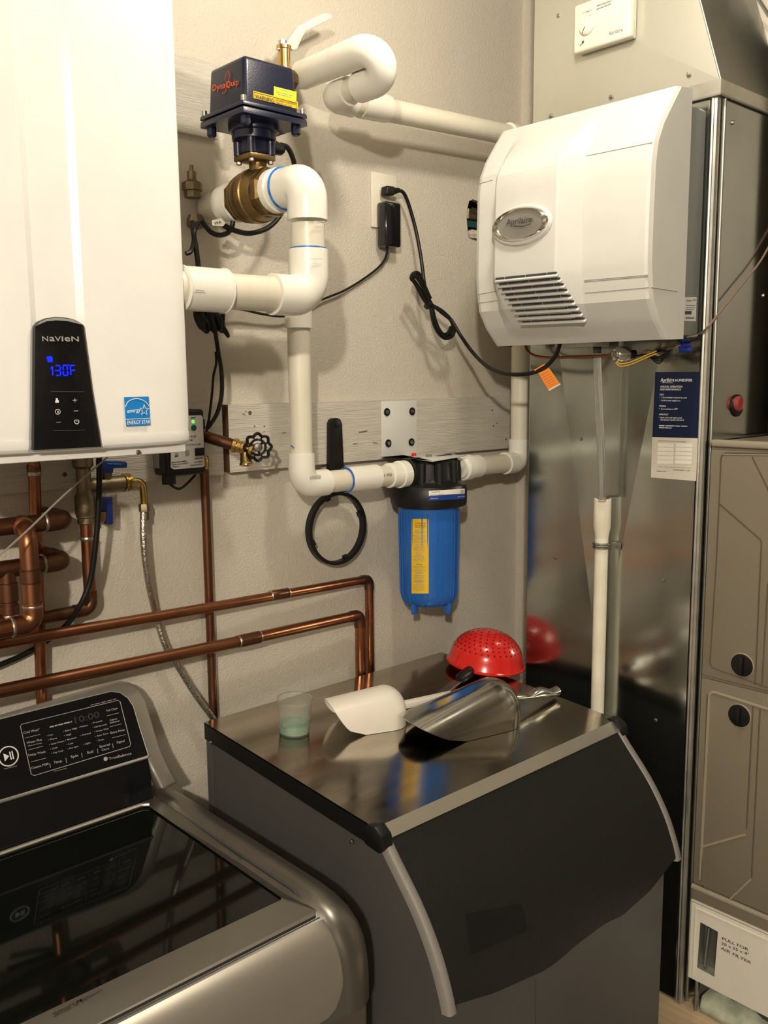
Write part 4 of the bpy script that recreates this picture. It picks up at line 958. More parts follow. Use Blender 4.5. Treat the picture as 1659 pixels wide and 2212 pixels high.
nl = lathe('hanging_nail', (hz1.x+.002,W-.023,hz1.z-.018), (0,-1,0), [(.002,-.002),(.002,.016),(.0045,.0162),(.0045,.0176)], M['blackp'], fwz, seg=8)
# ---------------------------------------------------------------- copper pipework
def cring(par, p, d, r, m=None, l=.004): lathe('solder_joint', V(p)-V(d).normalized()*l/2, d, [(r*1.02,0),(r*1.1,l*.3),(r*1.1,l*.7),(r*1.02,l)], m or M['solder'], par, seg=16)
def ccoup(par, a, b, r): lathe('coupling', a, V(b)-V(a), [(r*1.02,0),(r*1.12,.0015),(r*1.12,(V(b)-V(a)).length-.0015),(r*1.02,(V(b)-V(a)).length)], M['copperdark'], par, seg=18)
RC = .0111
def celbow(par, c, da, db, r, L=.026, m=None):
    c=V(c); da=V(da).normalized(); db=V(db).normalized()
    tube('elbow', [c+da*L]+fillet([c+da*L*.98,c,c+db*L*.98], r*1.5, 8)[1:-1]+[c+db*L], r*1.11, m or M['copperdark'], par, seg=18)
yu, ylw, yuL, ylL = 1.634, 1.612, 1.582, 1.560
u = thing('copper_pipe', 'thinner upper copper water pipe running along the wall and dropping behind the ice bin', 'pipe', PY(795,1470,yu), 'copper water pipes')
Au, Bu, Cu = PY(0,1390,yuL), PY(500,1304,1.612), PY(797,1250.5,yu)
A0 = Au+(Au-Bu)*.35
tube('pipe', [A0, Au, Bu, Cu+(Bu-Cu)*.02], RC*.95, M['copper'], u, seg=18)
ccoup(u, PY(584,1287.5,1.6185), PY(622,1281,1.621), RC*.95); cring(u, PY(584,1287.5,1.6185), Cu-Bu, RC); cring(u, PY(622,1281,1.621), Cu-Bu, RC)
celbow(u, Cu, Bu-Cu, (0,0,-1), RC*.95); cring(u, PY(788,1252,yu), Cu-Bu, RC)
tube('pipe', [Cu+V((0,0,-.02)), V((Cu.x,yu,-.95))], RC*.95, M['copper'], u, seg=18)
l = thing('copper_pipe', 'thicker lower copper water pipe running just above the washing machine console', 'pipe', PY(775,1470,ylw), 'copper water pipes')
Al, Bl, Cl = PY(0,1493,ylL), PY(500,1389,1.591), PY(777,1328,ylw)
tube('pipe', [Al+(Al-Bl)*.35, Al, Bl, Cl+(Bl-Cl)*.02], RC*1.1, M['copper'], l, seg=18)
ccoup(l, PY(515,1386,1.5925), PY(560,1376,1.596), RC*1.1); cring(l, PY(515,1386,1.5925), Cl-Bl, RC*1.13); cring(l, PY(560,1376,1.596), Cl-Bl, RC*1.13)
celbow(l, Cl, Bl-Cl, (0,0,-1), RC*1.1, .03); cring(l, PY(765,1331,ylw), Cl-Bl, RC*1.13)
tube('pipe', [Cl+V((0,0,-.02)), V((Cl.x,ylw,-.95))], RC*1.1, M['copper'], l, seg=18)
yrs = 1.642
t = thing('copper_riser', 'thin copper riser going down the wall under the black leak alarm box', 'pipe', PY(460,1540,yrs), 'copper risers')
p0, p1 = PY(446,985,yrs), PY(461,1540,yrs)
tube('pipe', [V((p1.x,yrs,p0.z)), V((p1.x,yrs,-1.0))], .0092, M['copperdark'], t, seg=16)
lathe('brass_ferrule', V((p1.x-.002,yrs,PY(450,1012,yrs).z)), (0,0,1), [(.0105,0),(.012,.004),(.012,.022),(.0095,.026)], M['brightbrass'], t, seg=12)
t = thing('copper_riser', 'copper riser coming down from the water heater behind the pipe manifold', 'pipe', PY(102,1490,1.606), 'copper risers')
p0, p1 = PY(83,990,1.606), PY(101,1450,1.606)
tube('pipe', [V((p1.x,1.602,zbb-.001)), V((p1.x,1.650,-.75))], .0105, M['copper'], t, seg=16)
cring(t, V((p1.x,1.606,PY(82,1022,1.606).z)), (0,0,1), .0118, l=.007)
ccoup(t, V((p1.x,1.606,PY(82,1002,1.606).z)), V((p1.x,1.606,PY(82,1022,1.606).z)), .0108)
# manifold under the heater
ym = 1.565; RM = .0152
def manifold(name, label, ya_, yb_, xe, drop):
    t = thing(name, label, 'pipe', PY(xe,yb_,ym), 'copper manifold pipes')
    A = PY(0,ya_,ym); B = PY(xe-12,yb_,ym); B.z = A.z = (A.z+B.z)/2
    tube('pipe', [A+(A-B)*.6, B+V((-.03,0,0))], RM, M['copperdark'], t, seg=20)
    tube('elbow', [B+V((-.036,0,0))]+fillet([B+V((-.035,0,0)),B,B+V((0,.05,0))],.02,8)[1:-1]+[B+V((0,.05,0))], RM*1.13, M['copperdark'], t, seg=20)
    cring(t, B+V((-.036,0,0)), (1,0,0), RM*1.06, l=.006)
    tube('pipe', [B+V((0,.045,0)), V((B.x,W-.005,B.z))], RM, M['copperdark'], t, seg=18)
    return t, A, B
t, A, B = manifold('copper_manifold', 'upper thick tarnished copper pipe elbowing into the wall below the heater', 1146, 1117, 152, None)
D0 = PY(47,1146,ym); D0.z = A.z; yd = 1.505
dz = PY(66,1347,yd).z; dx_ = PY(66,1250,yd).x
pth = fillet([D0, V((dx_,yd,D0.z-.004)), V((dx_,yd,dz)), V((dx_-.3,yd,dz-.004))], .026, 8)
tube('branch_pipe', pth, RM, M['copper'], t, seg=20)
tube('branch_collar', [D0+V((0,0,0)), D0+(V((dx_,yd,D0.z))-D0)*.45], RM*1.14, M['copperdark'], t, seg=20)
for py_,l_ in ((1230,.003),(1258,.003),(1310,.008)): cring(t, V((dx_,yd,PY(66,py_,yd).z)), (0,0,1), RM*1.03, M['solder'] if l_>.005 else M['copperdark'], l_)
celbow(t, V((dx_,yd,dz)), (0,0,1), (-1,0,0), RM, .036, M['copper']); cring(t, V((dx_-.036,yd,dz)), (1,0,0), RM*1.06, l=.006)
ccoup(t, V((dx_,yd,PY(66,1230,yd).z)), V((dx_,yd,PY(66,1258,yd).z)), RM)
t, A, B = manifold('copper_manifold', 'lower thick tarnished copper pipe elbowing into the wall below the heater', 1235, 1208, 148, None)
D1 = PY(14,1240,ym); dzz = PY(12,1345,ym).z
tube('branch_pipe', [V((D1.x,ym,A.z)), V((D1.x,ym,dzz))], RM*.98, M['copperdark'], t, seg=18)
ccoup(t, V((D1.x,ym,PY(14,1258,ym).z)), V((D1.x,ym,PY(14,1300,ym).z)), RM*1.02); cring(t, V((D1.x,ym,PY(14,1330,ym).z)), (0,0,1), RM*1.05, l=.006)
celbow(t, V((D1.x,ym,dzz)), (0,0,1), (-1,0,0), RM, .03)
# cold feed with brass service valve
yv2 = 1.622
t = thing('copper_feed', 'copper feed pipe bending left under the brass service valve', 'pipe', PY(190,1310,yv2), 'copper manifold pipes')
xv2 = PY(190,1200,yv2).x; zb2 = PY(190,1316,yv2).z; zt2 = PY(186,1128,yv2).z
tube('pipe', [V((xv2,yv2,zt2)), V((xv2,yv2,zb2+.03))], .0115, M['copper'], t, seg=18)
celbow(t, V((xv2,yv2,zb2)), (0,0,1), (-1,0,0), .0118, .034, M['copperdark'])
tube('pipe', [V((xv2-.03,yv2,zb2)), V((xv2-.35,yv2,zb2-.004))], .0115, M['copperdark'], t, seg=18)
cring(t, V((xv2,yv2,PY(190,1163,yv2).z)), (0,0,1), .0122, l=.007)
sv2 = thing('service_valve', 'dull brass service valve with navy blue lever handles under the heater', 'valve', V((xv2,yv2,zt2)))
zS = lambda py: PY(186,py,yv2).z
hb0 = zS(1132)
lathe('valve_body', V((xv2,yv2,hb0)), (0,0,1), [(.013,0),(.0155,.002),(.0155,.012),(.018,.014),(.018,zS(1110)-hb0),(.019,zS(1108)-hb0),(.019,zS(1072)-hb0),(.0155,zS(1066)-hb0),(.0135,zS(1055)-hb0),(.0135,zS(1012)-hb0),(.019,zS(1006)-hb0),(.019,zS(985)-hb0)], M['dullbrass'], sv2, seg=14)
zp = PY(215,1047,yv2).z; xp = PY(232,1047,yv2).x; xe2 = PY(266,1045,yv2).x; xn = PY(280,1045,yv2).x
lathe('side_port', V((xv2,yv2,zp)), (1,0,0), [(.0135,0),(.0135,xp-xv2),(.0145,xp-xv2+.002),(.0145,xe2-xv2)], M['dullbrass'], sv2, seg=18)
lathe('hose_nut', V((xe2,yv2,zp)), (1,0,0), [(.0135,0),(.0175,.001),(.0175,.004),(.0145,.006),(.0145,xn-xe2-.006),(.0175,xn-xe2-.004),(.0175,xn-xe2),(.009,xn-xe2+.001)], M['brightbrass'], sv2, seg=14)
tube('port_neck', [V((xp,yv2,zp)), V((xp-.002,yv2-.006,zp+.032))], .009, M['dullbrass'], sv2, seg=10)
hzp = PY(232,1022,yv2-.01)
prism('lever_handle', [PY(x,y,yv2-.018) for x,y in ((212,995),(273,997),(276,1001),(275,1011),(246,1012),(245,1022),(214,1022))], (0,.012,0), M['blueh'], sv2, bev=.002)
prism('lever_handle', [PY(x,y,yv2-.018) for x,y in ((213,1075),(244,1074),(245,1132),(240,1134),(230,1133),(230,1104),(213,1103))], (0,.012,0), M['blueh'], sv2, bev=.002)
lathe('drain_cap', PY(222,1115,yv2-.01), (0,-1,0), [(.011,-.012),(.011,.004),(.009,.006),(.001,.0065)], M['brightbrass'], sv2, seg=14)
tube('drain_port', [V((xv2,yv2,zS(1100))), PY(222,1112,yv2)], .011, M['dullbrass'], sv2, seg=12)
letter('handle_mark', words(232,1003,262,1004,3,2), lambda x,y: PY(x,y,yv2-.0185), ny, M['starblue'], sv2)
# braided hose
bh = thing('braided_hose', 'braided steel hose with brass elbow curving down to behind the ice bin', 'hose', PY(461,1552,1.62))
eb = [V((xn-.002,yv2,zp)), V((PY(308,1045,yv2).x,yv2,zp)), PY(312,1092,yv2)]
tube('brass_elbow', fillet(eb,.018,8), .0074, M['brightbrass'], bh, seg=14)
lathe('hose_collar', PY(311,1088,yv2), (0,0,-1), [(.0095,0),(.0105,.002),(.0105,.015),(.0085,.017),(.0085,.03),(.0078,.032)], M['dullbrass'], bh, seg=6)
hp = crom([PY(310,1098,yv2),PY(310,1165,1.615),PY(319,1247,1.62),PY(336,1325,1.638),PY(356,1391,1.634),PY(380,1432,1.632),PY(422,1500,1.63),PY(461,1554,1.625),PY(500,1620,1.62)],8)
tube('braid', hp, .0068, M['braid'], bh, seg=14)
# thin condensate tube and black cable
tag(tube('condensate_tube', crom([PY(236,984,1.52),PY(140,1068,1.47),PY(60,1145,1.45),PY(-40,1235,1.42)],6), .0018, M['tubegrey'], None, seg=6), 'thin clear tube slanting in front of the copper manifold', 'tube')
tag(tube('black_cable', crom([PY(214,985,1.57),PY(214,1060,1.57),PY(209,1150,1.575),PY(196,1250,1.585),PY(172,1310,1.595),PY(140,1354,1.625),PY(100,1385,1.648),PY(50,1415,1.648),PY(-30,1448,1.64)],6), .0052, M['rubber'], None, seg=10), 'black power cable curving from the heater down past the copper pipes', 'cable')
# ---------------------------------------------------------------- leak alarm box
yf = 1.595
lk = thing('leak_alarm', 'black leak shutoff box with white label face and green light', 'alarm box', PY(390,1030,yf))
bx0, bx1 = PY(361,1030,yf).x, PY(446,1020,yf).x; bz0, bz1 = PY(445,1023,yf).z, PY(430,884,yf).z
bx0 -= .0
bb = box('case', (bx0,yf,bz0),(bx1,W-.0135,bz1), M['blackp'], lk, bev=.006, seg=3)
Pk_ = lambda x,y: PY(x,y,yf-.0006)
pf = prism('label_face', [Pk_(370,899),Pk_(434,897),Pk_(438,901),Pk_(442,1006),Pk_(438,1009),Pk_(376,1014),Pk_(369,1010)], (0,.0005,0), M['panelface'], bb, smooth=False)
lathe('led', Pk_(417,911), ny, [(.0032,0),(.003,.001),(.0005,.0025)], M['led'], bb, seg=12)
lathe('test_button', Pk_(418.5,924), ny, [(.006,0),(.0058,.0015),(.001,.002)], M['green'], bb, seg=18)
letter('lettering', [('op',(411,945),(424,944),7)], Pk_, ny, M['orangeink'], pf)
letter('lettering', [('SHUTOFF SYSTEM',(402,963),(433,961),3.2)], Pk_, ny, M['print'], pf)
letter('lettering', [('610 MHZ',(420,1000),(439,998),3.5)], Pk_, ny, M['print'], pf)
tag(letter('fine_print', words(370,1000,405,996,1.5,3)+words(370,1005,408,1000,1.2,3)+words(372,1009,386,1008,1.2,2)+words(411,1006,439,1003,1.2,3)+words(421,992,439,990,2,2)+words(377,987,385,986,2,1)+words(412,904,422,903,2,1), Pk_, ny, M['print'], pf), kind='stuff')
letter('icon', [(None,(378,984),(385,983.5),5),(None,(401,984),(409,983),11)], Pk_, ny, M['printgrey'], pf)
letter('lettering', [(None,(410,952),(416,951.5),2.5)], Pk_, ny, M['starblue'], pf)
box('socket', (PY(421,980,yf).x,yf-.004,PY(421,985,yf).z),(PY(440,980,yf).x,yf+.004,PY(421,968,yf).z), M['blackp'], bb, bev=.001)
tube('cable_gland', [V((bx0+.012,yf+.015,bz0+.003)), V((bx0+.012,yf+.015,bz0-.016))], .0135, M['blackp'], lk, seg=16)
prism('side_label', [PX(x,y,bx0-.0006) for x,y in ((319,985),(344,980),(344,1012),(320,1010))], (.0004,0,0), M['printgrey'], bb, smooth=False)
tube('pigtail', crom([V((bx0+.012,yf+.015,bz0-.014)),PY(372,1050,yf+.01),PY(388,1056,yf+.01),PY(405,1044,yf+.02),PY(422,1026,yf+.03)],5), .0026, M['rubber'], lk, seg=8)
box('side_lug', (bx1-.002,yf+.01,PY(446,930,yf).z),(bx1+.008,yf+.03,PY(446,905,yf).z), M['blackp'], lk, bev=.003)
tube('side_conduit', [V((bx1+.003,yf+.02,PY(446,915,yf).z)), V((bx1+.003,yf+.02,PY(446,975,yf).z))], .0062, M['blackp'], lk, seg=12)
# ---------------------------------------------------------------- hose bibb
hbv = thing('hose_bibb', 'brass garden tap with black scalloped handwheel on a copper stub', 'tap', PY(535,1000,1.55))
a_, b_ = PY(440,942,1.625), PY(507,962,1.575)
tube('copper_stub', [a_, b_], .0118, M['copperdark'], hbv, seg=18)
ax = (b_-a_).normalized()
lathe('tap_body', b_-ax*.004, ax, [(.0125,0),(.015,.002),(.015,.009),(.0125,.011),(.0125,.018),(.0145,.02),(.0145,.03),(.012,.032),(.012,.036),(.015,.038),(.015,.044),(.009,.046)], M['brightbrass'], hbv, seg=18)
sp0 = b_+ax*.022; sp1 = PY(532,1003,1.552)
tube('tap_spout', fillet([sp0, sp0+V((0,-.004,-.014)), sp1],.012,5), [.0105]*7+[.0115], M['dullbrass'], hbv, seg=16) if 0 else tube('tap_spout', [sp0, sp0*.6+sp1*.4, sp1], [.011,.0105,.0125], M['brass'], hbv, seg=16)
lathe('spout_thread', sp1, (sp1-sp0), [(.0125,-.004),(.0138,-.002),(.0138,.002),(.011,.003),(.009,.0)], M['brightbrass'], hbv, seg=18)
wc_ = PY(557,966,1.535); wn_ = V((-.42,-.9,-.05)).normalized(); wu = wn_.cross(V((0,0,1))).normalized(); wvv = wu.cross(wn_)
tube('stem', [b_+ax*.03, wc_], .005, M['brightbrass'], hbv, seg=10)
rw = .0255; N8 = 64
loop = []
for i in range(N8+1):
    a = 2*math.pi*i/N8; r = rw*(1+.09*math.cos(8*a)); loop.append(wc_+wu*math.cos(a)*r+wvv*math.sin(a)*r)
hw = tube('handwheel', loop, .0033, M['blackg'], hbv, seg=8)
tube('wheel_ring', [wc_+wu*math.cos(2*math.pi*i/24)*rw*.62+wvv*math.sin(2*math.pi*i/24)*rw*.62 for i in range(25)], .0026, M['blackg'], hbv, seg=8)
for i in range(8):
    a = 2*math.pi*(i+.5)/8; dd = wu*math.cos(a)+wvv*math.sin(a); tube('wheel_spoke', [wc_+dd*rw*.62, wc_+dd*rw*.92], .0018, M['blackg'], hbv, seg=6)
for i in range(3):
    a = 2*math.pi*(i+.15)/3; dd = wu*math.cos(a)+wvv*math.sin(a); tube('wheel_spoke', [wc_+dd*.006, wc_+dd*rw*.62], .0028, M['blackg'], hbv, seg=6)
lathe('wheel_screw', wc_+wn_*-.002, wn_, [(.009,0),(.009,.004),(.0075,.006),(.004,.0065),(.0005,.007)], M['zinc'], hbv, seg=18)
# ---------------------------------------------------------------- outlet, adapter, cords
yo = W-.006
ol = thing('wall_outlet', 'cream wall outlet plate with plugs on the wall', 'outlet', PY(830,495,yo))
o0, o1 = PY(804,490,yo), PY(857,380,yo)
op = box('cover_plate', (o0.x,yo,o0.z),(o1.x,W-.0002,o1.z), M['plate'], ol, bev=.002)
for py_ in (413,462):
    c = PY(829,py_,yo-.001); lathe('receptacle', c, ny, [(.017,-.002),(.0165,.001),(.001,.0012)], M['plate'], op, seg=20)
ad = thing('power_adapter', 'black plug-in power adapter brick in the wall outlet', 'adapter', PY(840,535,yo-.03))
q0, q1 = PY(833,534,yo-.034), PY(866,436,yo-.034)
box('brick', (q0.x,yo-.036,q0.z+.003),(q1.x,yo-.003,q1.z-.003), M['blackg'], ad, bev=.006, seg=3)
tube('strain_relief', [PY(836,528,yo-.022),PY(836,547,yo-.022)], [.0045,.003], M['rubber'], ad, seg=8)
tube('lead', crom([PY(836,546,yo-.022),PY(830,562,yo-.012),PY(815,580,yo-.006),PY(783,604,yo-.004),PY(745,627,yo-.004),PY(714,640,yo-.004),PY(690,650,yo-.005),PY(660,668,yo-.008),PY(625,681,yo-.012),PY(600,683,yo-.014),PY(560,677,yo-.016),PY(520,668,yo-.02),PY(470,664,yo-.03)],5), .0027, M['rubber'], ad, seg=8)
pc = thing('mains_cable', 'black power cord with a tied loop hanging from the outlet to the humidifier', 'cord', PY(955,735,1.6))
pg = PY(838,413,yo-.02)
obox('plug', pg, V((.012,-.002,0)), V((0,.011,0)), V((.001,0,.0105)), M['rubber'], pc, bev=.004, seg=3)
tube('plug_neck', [pg+V((.008,-.004,0)), PY(862,411,yo-.024)], [.009,.0055], M['rubber'], pc, seg=10)
cd = [PY(860,411,yo-.024),PY(872,417,yo-.026),PY(884,445,yo-.026),PY(899,500,yo-.03),PY(910,560,yo-.04),PY(918,620,yo-.055),PY(930,657,yo-.06)]
tube('cord', crom(cd,6), .0043, M['rubber'], pc, seg=10)
yk = yo-.066
def strand(pts, off): tube('cord_coil', crom([PY(x,y,yk+off) for x,y in pts],6), .0039, M['rubber'], pc, seg=8)
strand([(930,660),(914,636),(899,612),(890,600),(893,590),(903,594),(914,618),(926,645),(932,664)], 0)
strand([(934,660),(920,634),(905,606),(896,597),(897,589),(906,592),(918,618),(930,645)], -.009)
strand([(928,664),(912,642),(896,612),(888,602),(890,593)], -.014)
strand([(930,664),(934,690),(942,712),(955,727),(970,724),(978,708),(972,690),(950,672),(934,660)], 0)
strand([(932,666),(936,694),(945,717),(960,731),(976,727),(982,712),(976,694),(952,674)], -.009)
strand([(934,664),(940,690),(948,710),(958,722),(968,718),(974,706)], -.016)
lathe('cable_tie', PY(928,662,yk-.006)+V((-.008,0,.004)), V((.9,0,-.45)), [(.0105,0),(.0105,.005)], M['blackp'], pc, seg=12)
hE = Q(1212,735,-.06)
cd2 = [PY(934,660,yk-.01),PY(955,672,yk-.02),PY(975,692,yk-.03),PY(995,725,yk-.05),PY(1020,760,1.52),PY(1050,790,1.45),PY(1085,806,1.38),PY(1125,809,1.32),PY(1158,803,1.285),PY(1185,787,1.26),PY(1203,762,1.24),PY(1211,736,1.225)]
tube('cord', crom(cd2,6), .0046, M['rubber'], pc, seg=10)
ot = thing('orange_tag', 'orange warning tag wrapped round the humidifier cord', 'tag', PY(1198,838,1.275))
q = lambda a,b: (1100+a/3.77, 690+b/3.77)
Pt = lambda x,y: PP(x,y,PY(1180,800,1.268),(-.66,-.75,0))
prism('tag_sheet', [Pt(*q(*p)) for p in ((201,412),(290,358),(330,402),(416,528),(322,580),(240,440))], (.0004,.0006,0), M['orange'], ot, smooth=False)
tag(letter('print_lines', sum([words(*q(255+i*14,462+i*17),*q(318+i*14,428+i*17),1.1,1.6) for i in range(7)],[]), Pt, (-.66,-.75,0), M['orangeink'], ot), kind='stuff')
mk('tag_edge', [Pt(*q(*p))+V((-.0006,-.0007,0)) for p in ((318,572),(412,520),(418,530),(324,582))], [[0,1,2,3]], M['signcell'], ot, smooth=False)
# cords bundled by the heater
bd_ = thing('cord_bundle', 'bundled black cords tied in a thick hank beside the heater', 'cords', PY(455,720,1.56))
yb2 = 1.565
for i in range(9):
    x0_ = 424+i*6; x1_ = 428+i*5.5; dz_ = (i%3)*4
    tube('hank_strand', crom([PY(x0_+2,650,yb2+.006*(i%2)),PY(x0_-1+i*.3,680,yb2-.004*(i%3)),PY(x1_+2+i*1.0,700+dz_,yb2-.006*(i%2)),PY(x1_+8,706+dz_,yb2+.004),PY(x0_+9,672,yb2+.01)],5), .0052, M['rubber'], bd_, seg=8)
tube('loose_loop', crom([PY(470,690,yb2),PY(482,703,yb2),PY(493,722,yb2),PY(492,727,yb2),PY(483,715,yb2),PY(472,702,yb2)],6), .0026, M['rubber'], bd_, seg=8)
tube('cord', crom([PY(464,708,yb2),PY(470,750,yb2),PY(478,800,yb2+.01),PY(479,850,yb2+.02),PY(470,890,yb2+.025),PY(455,916,yb2+.03),PY(446,926,yb2+.035)],6), .0043, M['rubber'], bd_, seg=8)
tube('thin_cord', crom([PY(466,760,yb2+.004),PY(467,785,yb2+.01),PY(461,812,yb2+.015),PY(458,850,yb2+.02),PY(452,900,yb2+.03),PY(446,932,yb2+.035)],6), .0026, M['rubber'], bd_, seg=8)
tube('cord', crom([PY(428,655,yb2),PY(434,620,yb2),PY(430,590,yb2),PY(424,540,yb2),PY(418,505,yb2+.01),PY(416,480,yb2+.03)],6), .0052, M['rubber'], bd_, seg=8)
tube('cord', crom([PY(402,548,yb2),PY(412,543,yb2),PY(418,525,yb2),PY(420,500,yb2),PY(428,482,yb2+.01)],6), .0045, M['rubber'], bd_, seg=8)
ac = thing('actuator_cable', 'black cable looping from the actuator gland down behind the valve', 'cable', PY(540,505,1.55))
ya2 = 1.53
lathe('cable_gland', PY(578,316,ya2), V((.9,.1,.0)), [(.014,0),(.014,.02),(.012,.022),(.012,.034),(.008,.04)], M['blackp'], ac, seg=12)
tube('cable', crom([PY(606,313,ya2),PY(620,318,ya2),PY(630,335,ya2),PY(636,360,ya2+.01),PY(634,400,ya2+.02),PY(618,440,ya2+.03),PY(600,472,ya2+.03),PY(575,494,ya2+.03),PY(540,504,ya2+.03),PY(510,499,ya2+.03),PY(485,488,ya2+.03),PY(470,478,ya2+.03)],6), .0052, M['rubber'], ac, seg=10)
tube('cable', crom([PY(436,476,ya2+.03),PY(445,490,ya2+.03),PY(458,503,ya2+.03),PY(475,508,ya2+.03),PY(492,503,ya2+.03),PY(501,490,ya2+.03),PY(503,478,ya2+.03)],6), .0048, M['rubber'], ac, seg=10)
wt = prism('cable_flag', [PY(*p,ya2+.02) for p in ((458,476),(478,471),(487,482),(482,489),(459,487))], (0,.0006,0), M['signcell'], ac, smooth=False)
letter('lettering', [('WA',(463,486),(478,482),6)], lambda x,y: PY(x,y,ya2+.0195), ny, M['print'], wt)
# ---------------------------------------------------------------- ice bin
BX0, BX1, BY1, BY0 = .946, 1.651, 1.592, 1.052
zL = lambda y: -.70-.065*(1.592-y)
ib = thing('ice_bin', 'large ice storage bin with stainless steel top and black curved door', 'ice bin', ((BX0+BX1)/2,1.28,-H))
arc = [(1.055,-.752),(1.029,-.783),(.976,-.842),(.938,-.90),(.916,-.95),(.905,-.985),(.898,-1.02)]
xs0, xs1 = BX0+.010, BX1-.008
pts = [(BY1-.004,zL(BY1)-.02),(1.07,zL(1.07)-.02)]+arc[1:5]+[(.915,-.985),(.935,-.995),(.935,-H+.02),(BY1-.004,-H+.02)]
prism('body', [(xs0,y,z) for y,z in pts], (xs1-xs0,0,0), M['bingrey'], ib, smooth=False)
box('rear_flange', (xs0-.004,BY1-.012,-H+.02),(xs0+.002,BY1+.004,zL(BY1)-.012), M['bingrey'], ib)
for x in (xs0+.03,xs1-.03):
    for y in (.98,BY1-.05): lathe('foot', (x,y,-H), (0,0,1), [(.02,0),(.02,.012),(.012,.014),(.012,.024)], M['blackp'], ib, seg=12)
# lid
lid = prism('lid_top', [(BX0,BY1,zL(BY1)),(BX1,BY1,zL(BY1)),(BX1,BY0+.012,zL(BY0+.012)),(BX0,BY0+.012,zL(BY0+.012))], (0,0,-.003), M['steel'], ib, smooth=False)
def quad(nm, ps, m, par, t=None): return mk(nm, ps, [[0,1,2,3]], m, par, smooth=False)
lt = .036
prism('lid_side', [(BX0,BY1,zL(BY1)-.0005),(BX0,BY0+.010,zL(BY0)-.0005),(BX0,BY0+.010,zL(BY0)-lt),(BX0,BY1,zL(BY1)-lt)], (.003,0,0), M['blackp'], ib, smooth=False)  # steel flange coloured black in place of the dark it reflects
prism('lid_side', [(BX1,BY1,zL(BY1)-.0005),(BX1,BY0+.010,zL(BY0)-.0005),(BX1,BY0+.010,zL(BY0)-lt),(BX1,BY1,zL(BY1)-lt)], (-.003,0,0), M['blackp'], ib, smooth=False)  # other steel flange, coloured black likewise
zf0 = zL(BY0+.012)
prism('lid_lip', [(BX0,BY0+.012,zf0),(BX0,BY0-.006,zf0-.018),(BX0,BY0-.003,zf0-.020),(BX0,BY0+.012,zf0-.005)], (BX1-BX0,0,0), M['steeledge'], ib, smooth=False)
for q_ in ((456,1604),(760,1818)): screw(ib, PX(*q_,BX0), nx, .004)
for (q_,xx,sx_) in (((803,1806),BX0,-1),((1357,1562),BX1,1)):
    c = V((xx+sx_*.006, BY0+.012, zL(BY0)-.012))
    prism('hinge_cap', [(c.x,c.y+.022,c.z-.022),(c.x,c.y-.016,c.z-.026),(c.x,c.y-.026,c.z-.014),(c.x,c.y-.022,c.z+.006),(c.x,c.y-.004,c.z+.018),(c.x,c.y+.014,c.z+.016),(c.x,c.y+.024,c.z+.004)], (-sx_*.024,0,0), M['blackp'], ib, bev=.003)
# curved side trims
def arcp(s):
    s = max(0,min(1,s))*(len(arc)-1); i = min(int(s),len(arc)-2); t_ = s-i
    return V((0,arc[i][0]+(arc[i+1][0]-arc[i][0])*t_,arc[i][1]+(arc[i+1][1]-arc[i][1])*t_))
sm = crom([V((0,y,z)) for y,z in arc],6)
def arcp(s):
    s = max(0,min(1,s))*(len(sm)-1); i = min(int(s),len(sm)-2); t_ = s-i; return sm[i]*(1-t_)+sm[i+1]*t_
for xa,xb in ((BX0+.004,BX0+.022),(BX1-.022,BX1-.004)):
    rows = []
    for k_ in range(17):
        p = arcp(k_/16*.86); nn = (arcp(min(1,k_/16*.86+.02))-arcp(max(0,k_/16*.86-.02))).normalized(); out = V((0,nn.z,-nn.y))
        if out.y > 0: out = -out
        rows.append([V((xa,p.y,p.z))-out*.012, V((xa,p.y,p.z))+out*.003, V((xa+.003,p.y,p.z))+out*.007, V((xb-.003,p.y,p.z))+out*.007, V((xb,p.y,p.z))+out*.003, V((xb,p.y,p.z))-out*.012])
    vs,fs = gridvf(rows); fs += [list(range(6)), list(range(len(vs)-6,len(vs)))]
    mk('side_trim', vs, fs, M['bintrim'], ib, ang=60)
# door with scalloped lower edge
edge = [(967,2174),(1063,2144),(1172,2096),(1202,2081),(1244,2038),(1304,1993),(1340,1981),(1400,1924),(1478,1825)]
es = []
for px,py in edge:
    dd = ray(px,py); best = None
    for k_ in range(401):
        p = arcp(k_/400); e = abs(dd.z*p.y/dd.y-p.z)
        if best is None or e < best[0]: best = (e,dd.x*p.y/dd.y,k_/400)
    es.append(best[1:])
def send(x):
    if x <= es[0][0]: return es[0][1]
    for i in range(len(es)-1):
        if es[i][0] <= x <= es[i+1][0]: return es[i][1]+(es[i+1][1]-es[i][1])*(x-es[i][0])/(es[i+1][0]-es[i][0]+1e-9)
    return es[-1][1]
dx0, dx1 = BX0+.0215, BX1-.0215
rows = []; rows2 = []
NX, NS = 40, 22
for i in range(NX+1):
    x = dx0+(dx1-dx0)*i/NX; se = send(x); r = []; r2 = []
    for k_ in range(NS+1):
        s = .0+se*k_/NS; p = arcp(s); nn = (arcp(s+.02)-arcp(s-.02)).normalized(); out = V((0,nn.z,-nn.y)); out = -out if out.y > 0 else out
        r.append(V((x,p.y,p.z))+out*.004); r2.append(V((x,p.y,p.z))-out*.004)
    rows.append(r); rows2.append(r2[::-1])
grid('door', [a+b+a[:1] for a,b in zip(rows,rows2)], M['bindoor'], ib, ang=50)
